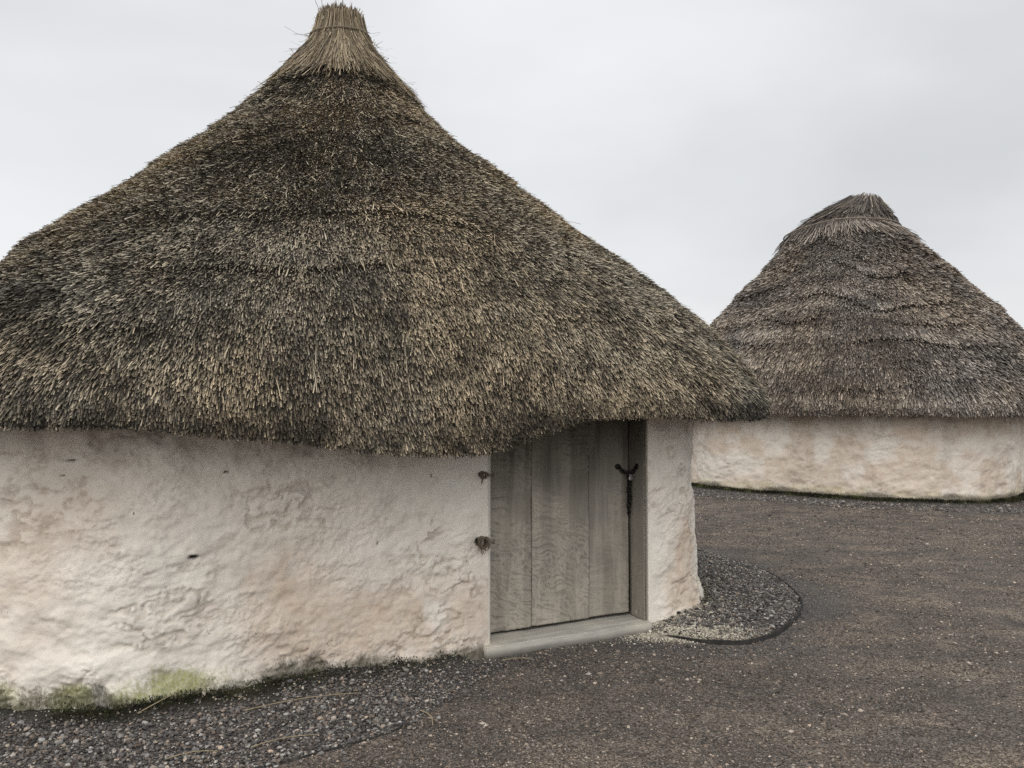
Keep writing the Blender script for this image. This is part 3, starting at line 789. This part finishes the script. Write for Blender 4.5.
def hewn_block(name, parent, x0, x1, y0, y1, z0, z1, mat, seed, r=.018, rough=.010):
    nx = 140; xs = np.linspace(x0, x1, nx)
    cy, cz, hy, hz = (y0 + y1) / 2, (z0 + z1) / 2, (y1 - y0) / 2, (z1 - z0) / 2
    pr = []
    for qy, qz, a0 in ((hy, hz, 0), (-hy, hz, 90), (-hy, -hz, 180), (hy, -hz, 270)):       # arrises worn to a few mm
        for da in (0, 22, 45, 68, 90):
            pr.append((qy - math.copysign(.007, qy) + .007 * math.cos(R(a0 + da)), qz - math.copysign(.007, qz) + .007 * math.sin(R(a0 + da)), math.cos(R(a0 + da)), math.sin(R(a0 + da))))
        ny_, nz_ = {0: (-hy, hz), 90: (-hy, -hz), 180: (hy, -hz), 270: (hy, hz)}[a0]; ly_, lz_, _, _ = pr[-1]
        ex_, ez_ = (ny_ - math.copysign(.007, ny_), lz_) if a0 in (0, 180) else (ly_, nz_ - math.copysign(.007, nz_))
        for f in (.02, .2, .4, .6, .8, .98): pr.append((ly_ + (ex_ - ly_) * f, lz_ + (ez_ - lz_) * f, math.cos(R(a0 + 90)), math.sin(R(a0 + 90))))
    py, pz, c, s_ = np.array(pr).T; nr = len(py)
    X = np.repeat(xs, nr); Y = cy + np.tile(py, nx); Z = cz + np.tile(pz, nx)
    P = np.stack([X, Y, Z], 1); dn = (fbm(P * np.array([7, 20, 20]), 4, seed) - .5) * 2 * rough
    P[:, 1] += dn * np.tile(c, nx); P[:, 2] += dn * np.tile(s_, nx) + (fbm(P * 3, 2, seed + 2) - .5) * .008
    F = grid_faces(nx, nr); F = np.concatenate([F, np.stack([np.arange(nx - 1) * nr + nr - 1, (np.arange(nx - 1) + 1) * nr + nr - 1, (np.arange(nx - 1) + 1) * nr, np.arange(nx - 1) * nr], 1)])
    V = np.vstack([P, P[:nr].mean(0), P[-nr:].mean(0)]); k = np.arange(nr); k2 = (k + 1) % nr
    T = np.concatenate([np.stack([np.full(nr, len(P)), k, k2], 1), np.stack([np.full(nr, len(P) + 1), (nx - 1) * nr + k2, (nx - 1) * nr + k], 1)])
    D = np.clip((.035 - V[:, 2]) * 22, 0, 1) * (V[:, 1] < y0 + .03)  # darker low on the front face
    return mesh_obj(name, V, [F, T], mat, parent, True, attrs={'adze': np.zeros(len(V)), 'shade_dirt': D})
hewn_block('lintel', hut, X0 - .02, X1 + .04, -NEAR_A + .03, -NEAR_A + .26, 1.575, 1.96, M_POST, 42)
hewn_block('sill', hut, X0 - .05, X1 + .02, -NEAR_A - .05, -NEAR_A + .30, -.03, .057, M_SILL, 40)

# rope hinge ties beside the left post
def tie(x, z, r, turns, seed):
    g = np.random.default_rng(seed); ac = Acc()
    for k in range(turns):
        t = np.linspace(0, 2 * np.pi * .93, 26) + g.uniform(0, 6)
        rr = r * (g.uniform(.55, 1.0)) * (1 + .12 * np.sin(3 * t + k))
        pts = np.stack([rr * .8 * np.cos(t), -.012 - .010 * k * .5 + .008 * np.sin(2 * t + k), rr * np.sin(t)], 1)
        ac.tube(pts, .0034, 6)
    for k in range(3):                                                      # strands running to the door
        t = np.linspace(0, 1, 12)
        pts = np.stack([r * .5 + (.30 + .018 - (x)) * t * .98 * 1.0, -.012 - .012 * np.sin(np.pi * t) - .002 * k, .006 * (k - 1) + .01 * np.sin(5 * t + k)], 1)
        ac.tube(pts, .0035, 6)
    for k in range(4):                                                      # frayed ends
        t = np.linspace(0, 1, 8); dx = g.normal(0, .012)
        pts = np.stack([dx * t - r * .2, -.01 - .008 * t, -r * .8 - g.uniform(.02, .05) * t], 1); ac.tube(pts, .0018, 5)
    o = ac.build('rope_tie', M_ROPE, hut); o.location = (x, -NEAR_A - .006, z)
tie(.255, 1.115, .024, 6, 1); tie(.245, .700, .040, 13, 2)

# dark socket behind each tie and the two chain holes
def socket(name, parent, x, y, z, rx, rz, mat):
    t = np.linspace(0, 2 * np.pi, 18, endpoint=False); V = []; 
    for rr, yy in ((1.0, 0), (.8, -.004), (.45, -.002), (.3, .004)):
        V.append(np.stack([rx * rr * np.cos(t), np.full(18, yy), rz * rr * np.sin(t)], 1))
    V = np.concatenate(V); F = np.concatenate([np.stack([k * 18 + np.arange(18), k * 18 + (np.arange(18) + 1) % 18, (k + 1) * 18 + (np.arange(18) + 1) % 18, (k + 1) * 18 + np.arange(18)], 1) for k in range(3)])
    V = np.vstack([V, [[0, .004, 0]]]); T = np.stack([54 + np.arange(18), 54 + (np.arange(18) + 1) % 18, np.full(18, 72)], 1)
    o = mesh_obj(name, V, [F, T], mat, parent, True); o.location = (x, y, z); return o

# chain and padlock ---------------------------------------------------
HX, HZ = 1.395, 1.115
def link(ac, c, ax, up, L=.021, Wd=.017, r=.0042):
    t = np.linspace(0, 2 * np.pi, 17)[:-1]; t = np.append(t, t[:1] + 2 * np.pi)
    ax = unit(np.array(ax, float)); up = np.array(up, float); up = unit(up - ax * np.dot(up, ax))
    px = np.sign(np.cos(t)) * np.abs(np.cos(t)) ** .8 * L / 1.15; py = np.sin(t) * Wd / 1.6
    ac.tube(c + px[:, None] * ax + py[:, None] * up, r, 6)
ch = Acc()
hole_l = np.array([HX, FY - .012, HZ]); hole_r = np.array([X1 - .012, FY - .085, HZ + .002]); knot = np.array([1.462, FY - .045, HZ - .045])
for hA in (hole_l, hole_r):
    n = 5
    for k in range(n):
        f = (k + .3) / n; c = hA + (knot - hA) * f - np.array([0, 0, .012 * math.sin(math.pi * f)])
        link(ch, c, knot - hA, (0, 1, 0) if k % 2 else (0, 0, 1))
for strand, n in ((-.006, 11), (.008, 9)):
    for k in range(n):
        c = knot + np.array([strand + .003 * math.sin(k * 1.3), -.004 + .002 * math.cos(k), -.018 - .026 * k])
        link(ch, c, (.05 * math.sin(k), 0, 1), (0, 1, 0) if k % 2 else (1, 0, 0))
for hA in (hole_l, hole_r):
    ch.add(*tube(np.array([hA + (0, .014, 0), hA + (0, -.002, 0)]) if hA is hole_l else np.array([hA + (.014, 0, 0), hA + (-.002, 0, 0)]), .019, 14))
co = ch.build('chain', M_IRON); 
co.matrix_world = Matrix.Translation((NEAR['c'][0], NEAR['c'][1], 0)) @ Matrix.Rotation(NEAR['ang'], 4, 'Z')
tag(co, 'black iron chain looped through two holes and dangling beside the door edge', 'chain')
pw = to_world(NEAR, knot[0], knot[1] - .024)
pl = empty('padlock', (pw[0], pw[1], knot[2] - .035), NEAR['ang'])
tag(pl, 'small bright steel padlock holding the chain at the door edge', 'padlock')
t = np.linspace(0, 2 * np.pi, 25)
V = []; prof_ = [(.90, -.0065), (1.0, -.005), (1.0, .005), (.90, .0065)]
tt = np.linspace(0, 2 * np.pi, 28, endpoint=False); c_, s__ = np.cos(tt), np.sin(tt)
for sc, yy in prof_: V.append(np.stack([np.sign(c_) * np.abs(c_) ** .5 * .017 * sc, np.full(28, yy), np.sign(s__) * np.abs(s__) ** .5 * .014 * sc], 1))
V = np.concatenate(V); F = np.concatenate([np.stack([k * 28 + np.arange(28), k * 28 + (np.arange(28) + 1) % 28, (k + 1) * 28 + (np.arange(28) + 1) % 28, (k + 1) * 28 + np.arange(28)], 1) for k in range(3)])
V = np.vstack([V, [[0, -.0065, 0], [0, .0065, 0]]]); i28 = np.arange(28)
T = np.concatenate([np.stack([np.full(28, 112), (i28 + 1) % 28, i28], 1), np.stack([np.full(28, 113), 84 + i28, 84 + (i28 + 1) % 28], 1)])
mesh_obj('lock_body', V, [F, T], M_STEEL, pl, False)
ts = np.linspace(0, np.pi, 14); ac = Acc()
ac.tube(np.vstack([[(.008, 0, .006)], np.stack([.008 * np.cos(ts), ts * 0, .018 + .009 * np.sin(ts)], 1), [(-.008, 0, .006)]]), .0022, 8)
ac.build('shackle', M_STEEL, pl)

# ================================================================== FAR HUT
hut2 = empty('thatched_roundhouse', (FAR['c'][0], FAR['c'][1], 0), FAR['ang'])
tag(hut2, 'distant thatched hut with pinkish daub wall and a lopsided cap, across the gravel', 'hut', 'thatched huts')
Lf2 = 2 * (FAR_A - FAR_RC); per_f = 4 * (Lf2 + FAR_RC * math.pi / 2)
fs = np.concatenate([np.arange(-5.2, 4.2, .022), np.arange(4.2, per_f - 5.2, .08)])
wall_part(hut2, FAR_A, FAR_RC, 1.7, fs, np.concatenate([np.arange(-.06, 1.5, .02), [1.6, 2.0]]), M_WALL_FAR, 12, True, far_masks, amp=1.1)
def far_eave(phi):
    q = np.stack([np.cos(phi) * 6, np.sin(phi) * 6, phi * 0], -1)
    return 1.40 + (fbm(q.reshape(-1, 3), 3, 79).reshape(np.shape(phi)) - .5) * .05
# crown sits off the plan's centre; long side of the crown points left and back
OFFD = np.array([-.916, .402])                                               # world direction of the lean's opposite
ca, sa = math.cos(FAR['ang']), math.sin(FAR['ang'])
OL = np.array([OFFD[0] * ca + OFFD[1] * sa, -OFFD[0] * sa + OFFD[1] * ca])
def far_off(z):
    k = -np.interp(z, [1.4, 3.0, 4.4, 4.95, 5.65], [0, 0.0, -.02, -.14, .26]); return k * OL[0], k * OL[1]
PROF2 = [(5.60, .16, .16), (5.42, .36, .36), (5.10, .74, .74), (4.71, 1.22, 1.22), (4.19, 1.68, 1.70), (3.55, 2.28, 2.34), (2.90, 2.82, 2.95), (2.30, 3.14, 3.42), (1.85, 3.32, 3.80), (1.55, 3.40, 3.98), (1.40, 3.38, 3.96)]
roofB = Roof(PROF2, far_eave, 1.40, 2.7, 14, off=far_off, nphi=600, course=.48, camp=.05, bumpamp=.03)
coreB = core_mesh('x', roofB, np.linspace(0, roofB.L, 170), None, hut2, [(.06, -.004), (.2, .0), (.45, .10), (.75, .25), (1.2, .6)])
def far_tone(P, arc, phi, rng):
    n1 = fbm(P * 1.0, 4, 150); n2 = fbm(P * 3.2, 3, 151)
    band = fbm(np.stack([np.cos(phi) * 2, np.sin(phi) * 2, arc * 4.2], 1), 3, 152)
    t = .43 + (n1 - .5) * .5 + (n2 - .5) * .4 + (band - .5) * .5 + rng.normal(0, .22, len(P))
    return np.clip(t - .15 * sstep(roofB.L - .16, roofB.L, arc), 0, 1)
AF = R(39)                                                                   # world azimuth to local
v0, v1_ = R(-195) + AF, R(15) + AF
sets = [blades(roofB, 150000, .75, roofB.L - .02, v0, v1_, (.08, .15), (.010, .019), (.22, .16), rng, tone=far_tone),
        blades(roofB, 40000, .75, roofB.L - .02, v1_, v0 + 2 * np.pi, (.09, .16), (.016, .028), (.2, .14), rng, tone=far_tone),
        blades(roofB, 26000, roofB.L - .16, roofB.L, v0, v1_, (.05, .09), (.008, .015), (.45, .25), rng, dirj=.3, sink=.02, tone=far_tone)]
roof2 = thatch('thatch_roof', coreB, sets, [M_CORE, M_STRAW_FAR], hut2)
PL = math.atan2(OL[1], OL[0])                                                # local azimuth of the low, long end
cosL = lambda ph: np.cos(ph - PL)
skirtB = lambda ph: 1.45 + .40 * sstep(.0, 1.0, cosL(ph)) + .06 * np.sin(ph * 3)
cap2t = lambda ph, a0, r, n: np.where(a0 < .62 + .30 * sstep(0, 1, cosL(ph)), .30, .64) + r.normal(0, .15, n)
sets = [cap_set(roofB, 9000, 0, .95, (.25, .7), (.008, .016), skirtB, cap2t, rng, .10, flare=.02),
        cap_set(roofB, 5000, 0, .45, (.3, .55), (.008, .016), lambda p_: .88 + .32 * sstep(0, 1, cosL(p_)), lambda ph, a0, r, n: .32 + r.normal(0, .2, n), rng, .15, flare=.03),
        cap_top(-.25 * OL[0], -.25 * OL[1], 5.62, .16, 900, .4, rng, (.0, .05)), wisps(roofB, 60, .1, .6, (.06, .14), rng)]
cvf = core_mesh('x', roofB, np.linspace(0, .6, 14), None, hut2, [(.02, 0)])
cap2 = thatch('straw_cap', cvf, sets, [M_CORE, M_STRAW_FAR], roof2)
for a_base, dl, on in ((.50, .12, .13), (1.0, .18, .14)):
    arc = a_base + dl * sstep(.0, 1.0, cosL(th)); Pr, d_, t_, n_ = roofB.frame(arc, th)
    ac = Acc(); ac.tube(Pr + n_ * on, .014, 6); ac.build('binding_rod', M_WITHY, roof2)

# ================================================================== edging strips
def edging(P2, h, th_, label, sink=.03):
    n = len(P2); P2 = np.asarray(P2); T = unit(np.gradient(P2, axis=0)); N = np.stack([T[:, 1], -T[:, 0]], 1)
    gz = ground_z(P2[:, 0] + N[:, 0] * .06, P2[:, 1] + N[:, 1] * .06); k = np.hanning(9); k /= k.sum()
    gz = np.convolve(np.pad(gz, 4, mode='edge'), k, 'valid')
    hh = h * sstep(0, 10, np.arange(n)) * sstep(0, 10, n - 1 - np.arange(n)) if np.ndim(h) == 0 else h
    rows = []
    for dx, top in ((th_ / 2, 0), (th_ / 2, .92), (th_ * .2, 1), (-th_ * .2, 1), (-th_ / 2, .92), (-th_ / 2, 0)):
        z = np.where(top > 0, gz + hh * top, gz - sink); rows.append(np.stack([P2[:, 0] + N[:, 0] * dx, P2[:, 1] + N[:, 1] * dx, z], 1))
    V = np.stack(rows, 1).reshape(-1, 3); o = mesh_obj('edging_strip', V, [grid_faces(n, 6), np.array([[0, 1, 2, 3, 4, 5]]), np.array([[0, 1, 2, 3, 4, 5]])[:, ::-1] + (n - 1) * 6], M_EDGE, None, True)
    tag(o, label, 'edging', 'edging strips round the hut'); return o
edging(EL, .009, .009, 'dark edging strip barely showing between gravel and path at the bottom left')
hR = np.interp(np.arange(len(ER)), [0, 8, 30, 60, 80, 120, 150, 159], [.0, .018, .031, .031, .027, .022, .014, .0])
edging(ER, hR, .014, 'raised curved edging strip round the gravel bed beside the doorway corner')

# ================================================================== loose stuff
PHI_ = (1 + 5 ** .5) / 2
ICO = unit(np.array([(-1, PHI_, 0), (1, PHI_, 0), (-1, -PHI_, 0), (1, -PHI_, 0), (0, -1, PHI_), (0, 1, PHI_), (0, -1, -PHI_), (0, 1, -PHI_), (PHI_, 0, -1), (PHI_, 0, 1), (-PHI_, 0, -1), (-PHI_, 0, 1)], float))
ICF = np.array([(0, 11, 5), (0, 5, 1), (0, 1, 7), (0, 7, 10), (0, 10, 11), (1, 5, 9), (5, 11, 4), (11, 10, 2), (10, 7, 6), (7, 1, 8), (3, 9, 4), (3, 4, 2), (3, 2, 6), (3, 6, 8), (3, 8, 9), (4, 9, 5), (2, 4, 11), (6, 2, 10), (8, 6, 7), (9, 8, 1)])

OCT = np.array([(1, 0, 0), (0, 1, 0), (-1, 0, 0), (0, -1, 0), (0, 0, 1), (0, 0, -1)], float); OCF = np.array([(0, 1, 4), (1, 2, 4), (2, 3, 4), (3, 0, 4), (1, 0, 5), (2, 1, 5), (3, 2, 5), (0, 3, 5)])

def pebbles(name, x, y, size, mat, tone, hue, label, cat, lift=.25, flat=(.45, .85), zoff=None, seed=1, ICO=ICO, ICF=ICF):
    g = np.random.default_rng(seed); n = len(x)
    nv = len(ICO); sh = ICO[None] * g.uniform(.72, 1.22, (n, nv, 1)); sc = np.stack([g.uniform(.75, 1.35, n), g.uniform(.65, 1.1, n), g.uniform(*flat, n)], 1)
    sh = sh * sc[:, None]
    A = g.normal(0, .35, n); B = g.uniform(0, 6.3, n)
    ca, sa, cb, sb = np.cos(A), np.sin(A), np.cos(B), np.sin(B)
    X, Y, Z = sh[..., 0], sh[..., 1], sh[..., 2]
    Y, Z = Y * ca[:, None] - Z * sa[:, None], Y * sa[:, None] + Z * ca[:, None]
    X, Y = X * cb[:, None] - Y * sb[:, None], X * sb[:, None] + Y * cb[:, None]
    V = np.stack([X, Y, Z], -1) * (size / 2)[:, None, None]
    z = ground_z(x, y) + size * lift * .5 + (zoff if zoff is not None else 0)
    V += np.stack([x, y, z], 1)[:, None]
    F = (ICF[None] + (np.arange(n) * nv)[:, None, None]).reshape(-1, 3)
    o = mesh_obj(name, V.reshape(-1, 3), F, mat, None, False, attrs={'tone': np.repeat(np.clip(tone, 0, 1), nv), 'hue': np.repeat(np.clip(hue, 0, 1), nv)})
    tag(o, label, cat, kind='stuff'); return o

g = np.random.default_rng(5)
def scatter(n, x0, x1, y0, y1): return g.uniform(x0, x1, n), g.uniform(y0, y1, n)
def ndist(x, y):
    a, b_ = to_local(NEAR, x, y); return rr_sdf(a, b_, NEAR_A, NEAR_RC), a, b_
# drip strip on the left
x, y = scatter(66000, -3.4, .3, 3.0, 5.6); d, a, bb = ndist(x, y)
dens = np.maximum(inside_poly(x, y, BED_L), .35 * np.exp(-dist_poly(x, y, BED_L[:66:2]) / .07)) * np.where(a < -1.0, sstep(.10, .34, d + (g.random(len(x)) - .5) * .16), sstep(.03, .2, d + (g.random(len(x)) - .5) * .16))
k = g.random(len(x)) < dens * .85; x, y, d, a = x[k], y[k], d[k], a[k]
sz = np.clip(g.lognormal(math.log(.0118), .42, len(x)), .006, .034) * (1 - .25 * sstep(-.6, .2, a))
pebbles('gravel', x, y, sz, M_STONE, .57 + g.normal(0, .23, len(x)) + (g.random(len(x)) < .03) * .4, g.random(len(x)) ** 2, 'loose grey gravel filling the drip strip under the eaves of the near hut', 'gravel', seed=2, zoff=g.uniform(0, .008, len(x)))
# bed at the corner
x, y = scatter(45000, .8, 2.4, 5.3, 9.0); d, a, bb = ndist(x, y)
k = inside_poly(x, y, BED_R) & (g.random(len(x)) < .75 * sstep(.0, .10, d) * (1 - .75 * ((x < 1.55) & (y < 5.62)))); x, y = x[k], y[k]
sz = np.clip(g.lognormal(math.log(.0125), .42, len(x)), .005, .034)
pebbles('gravel', x, y, sz, M_STONE, .56 + g.normal(0, .27, len(x)), g.random(len(x)) ** 3, 'dark grey gravel heaped inside the curved edging beside the doorway', 'gravel', seed=3, zoff=g.uniform(0, .010, len(x)))
# fine stones all over the path, thinning with distance
n = 250000; yy = 3.0 + 11 * g.random(n) ** 1.7; xx = g.uniform(-.62, .75, n) * yy
d, a, bb = ndist(xx, yy); xf, yf = to_local(FAR, xx, yy); d2 = rr_sdf(xf, yf, FAR_A, FAR_RC)
clump = sstep(.35, .62, fbm(np.stack([xx * 1.6, yy * 1.6, xx * 0], 1), 4, 66))
k = (d > .03) & (d2 > .1) & ~inside_poly(xx, yy, BED_L) & (g.random(n) < .25 + .75 * clump); xx, yy = xx[k], yy[k]
sz = np.clip(g.lognormal(math.log(.0072), .50, len(xx)), .003, .026) * (1 + .10 * (yy - 3))
pebbles('loose_stones', xx, yy, sz, M_STONE, .47 + g.normal(0, .24, len(xx)) + (g.random(len(xx)) < .02) * .45, .35 + .65 * g.random(len(xx)), 'fine brown and grey stones scattered over the trodden path', 'gravel', lift=.15, seed=4, ICO=OCT, ICF=OCF)
# paler gravel under the far eaves
n = 16000; t = g.uniform(0, 1, n) * per_f; (px, py, nx, ny), _ = rr_outline(FAR_A, FAR_RC, t); o_d = .32 + .75 * g.random(n)
wx, wy = to_world(FAR, px + nx * o_d, py + ny * o_d)
pebbles('gravel', wx, wy, np.clip(g.lognormal(math.log(.026), .35, n), .012, .06), M_STONE, .50 + g.normal(0, .22, n), g.random(n) ** 3, 'pale grey gravel band under the eaves of the distant hut', 'gravel', seed=5)

# crumbs of fallen limewash
(pxr, pyr, nxr, nyr), _ = rr_outline(NEAR_A, NEAR_RC, g.uniform(1.40, 3.4, 4200))
od = np.abs(g.normal(0, .14, 4200)); cx_, cy_ = to_world(NEAR, pxr + nxr * od, pyr + nyr * od)
bx, by = smooth_poly(ER[2:60:6] , 900).T; bx = bx + g.normal(0, .035, 900) - .05; by = by + np.abs(g.normal(0, .06, 900)) + .02
kk = bx < 1.62; bx, by = bx[kk], by[kk]
lx_, ly_ = scatter(1500, .05, 1.45, 4.95, 5.75); dl = ndist(lx_, ly_)[0]; kk = (dl > .08) & (g.random(1500) < np.exp(-(dl - .05) / .13) * (.35 + .65 * (lx_ > .75))); lx_, ly_ = lx_[kk], ly_[kk]
(pxl, pyl, nxl, nyl), _ = rr_outline(NEAR_A, NEAR_RC, g.uniform(-2.6, .3, 300)); ol = np.abs(g.normal(0.02, .10, 300)); ux, uy = to_world(NEAR, pxl + nxl * ol, pyl + nyl * ol)
px_ = g.normal(1.16, .19, 5200); py_ = 5.60 + .12 * (px_ - 1.16) + g.normal(0, .075, 5200); kk = ndist(px_, py_)[0] > .02; px_, py_ = px_[kk], py_[kk]
X_ = np.concatenate([cx_, bx, lx_, ux, px_]); Y_ = np.concatenate([cy_, by, ly_, uy, py_]); n = len(X_)
sz = np.clip(g.lognormal(math.log(.008), .45, n), .004, .032); sz[-len(px_):] *= .8
pebbles('daub_crumbs', X_, Y_, sz, M_CRUMB, .5 + g.normal(0, .25, n), g.random(n), 'pale crumbs of limewash fallen at the foot of the near wall and corner', 'crumbs', seed=7, lift=.5)

# moss and weeds along the foot of the walls
def moss_patch(name, x, y, zmax, size, label, seed, tone0):
    gg = np.random.default_rng(seed); n = len(x)
    P0 = np.stack([x, y, ground_z(x, y) - .004 + gg.uniform(0, 1, n) ** 2 * zmax], 1)
    dv = unit(np.stack([gg.normal(0, .6, n), gg.normal(0, .6, n), gg.uniform(.3, 1.2, n)], 1)); sv = unit(np.cross(dv, gg.normal(0, 1, (n, 3))))
    le = gg.uniform(.5, 1.3, n) * size; V = np.stack([P0 - sv * (le * .22)[:, None], P0 + sv * (le * .22)[:, None], P0 + dv * le[:, None] + sv * (le * .12)[:, None], P0 + dv * le[:, None] - sv * (le * .12)[:, None]], 1).reshape(-1, 3)
    bs = np.arange(n) * 4; cl_ = fbm(np.stack([x * 7, y * 7, x * 0], 1), 3, seed)
    T = np.clip(tone0 + (cl_ - .5) * 1.6 + gg.normal(0, .13, n), 0, 1)
    o = mesh_obj(name, V, np.stack([bs, bs + 1, bs + 2, bs + 3], 1), M_MOSS, None, False, attrs={'tone': np.repeat(T, 4)}); tag(o, label, 'moss', kind='stuff')
n = 42000; t = g.uniform(-4.4, .1, n); od = np.abs(g.normal(.03, .055, n)) * (1 + .8 * (t < -1.7))
cl_ = fbm(np.stack([t * 3.2, od * 6, t * 0], 1), 3, 88); wgt = .25 + .75 * (1 - sstep(-1.9, -.6, t)); kk = g.random(n) < sstep(.42, .62, cl_) * wgt * .7
(px, py, nx, ny), _ = rr_outline(NEAR_A, NEAR_RC, t[kk]); wx, wy = to_world(NEAR, px + nx * od[kk], py + ny * od[kk])
moss_patch('moss', wx, wy, .035, .012, 'dark green moss and tiny weeds along the foot of the near wall', 91, .38)
n = 5000; t = g.uniform(2.1, 3.2, n); od = np.abs(g.normal(.03, .06, n)); (px, py, nx, ny), _ = rr_outline(NEAR_A, NEAR_RC, t); wx, wy = to_world(NEAR, px + nx * od, py + ny * od)
moss_patch('moss', wx, wy, .05, .010, 'mossy growth climbing the foot of the wall corner above the gravel bed', 93, .5)
n = 30000; t = g.uniform(-5.5, 4.5, n); od = np.abs(g.normal(.03, .08, n)); (px, py, nx, ny), _ = rr_outline(FAR_A, FAR_RC, t); wx, wy = to_world(FAR, px + nx * od, py + ny * od)
moss_patch('moss', wx, wy, .03, .022, 'dark moss line along the foot of the distant pinkish wall', 95, .36)

# fallen reeds lying on the gravel
def reed(x0, y0, x1, y1, r, label, lift=.012, bend=.02):
    t = np.linspace(0, 1, 14); x = x0 + (x1 - x0) * t; y = y0 + (y1 - y0) * t; L = math.hypot(x1 - x0, y1 - y0)
    nx, ny = -(y1 - y0) / L, (x1 - x0) / L; x = x + nx * bend * np.sin(np.pi * t); y = y + ny * bend * np.sin(np.pi * t)
    z = ground_z(x, y); z = np.polyval(np.polyfit(t, z, 1), t) + lift + .006 * np.sin(np.pi * t)
    ac = Acc(); c = np.array([x.mean(), y.mean(), z.mean()]); ac.tube(np.stack([x, y, z], 1) - c, r * (1 - .35 * t), 7)
    o = ac.build('fallen_reed', M_FALL); o.location = c; tag(o, label, 'reed', 'reeds fallen on the gravel')
reed(-1.83, 4.05, -1.56, 4.52, .0030, 'reed leaning from dark soil to the wall foot, right of the bright green algae', .03)
reed(-1.33, 4.12, -.80, 4.38, .0028, 'longest pale reed lying along the mossy wall foot left of the door', .022, .03)
reed(-1.17, 3.72, -.90, 3.86, .0026, 'reed lying alone in the middle of the grey gravel strip')
reed(-.46, 4.16, -.38, 3.97, .0034, 'short thick reed stub pointing across the gravel towards the camera')
reed(-1.50, 3.60, -1.30, 3.67, .0026, 'short reed on the gravel near the bottom edge of the view')
reed(-.28, 5.02, -.22, 5.10, .0028, 'tiny reed scrap by the foot of the left door post', .02)
reed(-.06, 5.02, .13, 5.04, .0026, 'thin reed lying on the dark path just in front of the sill', .012)
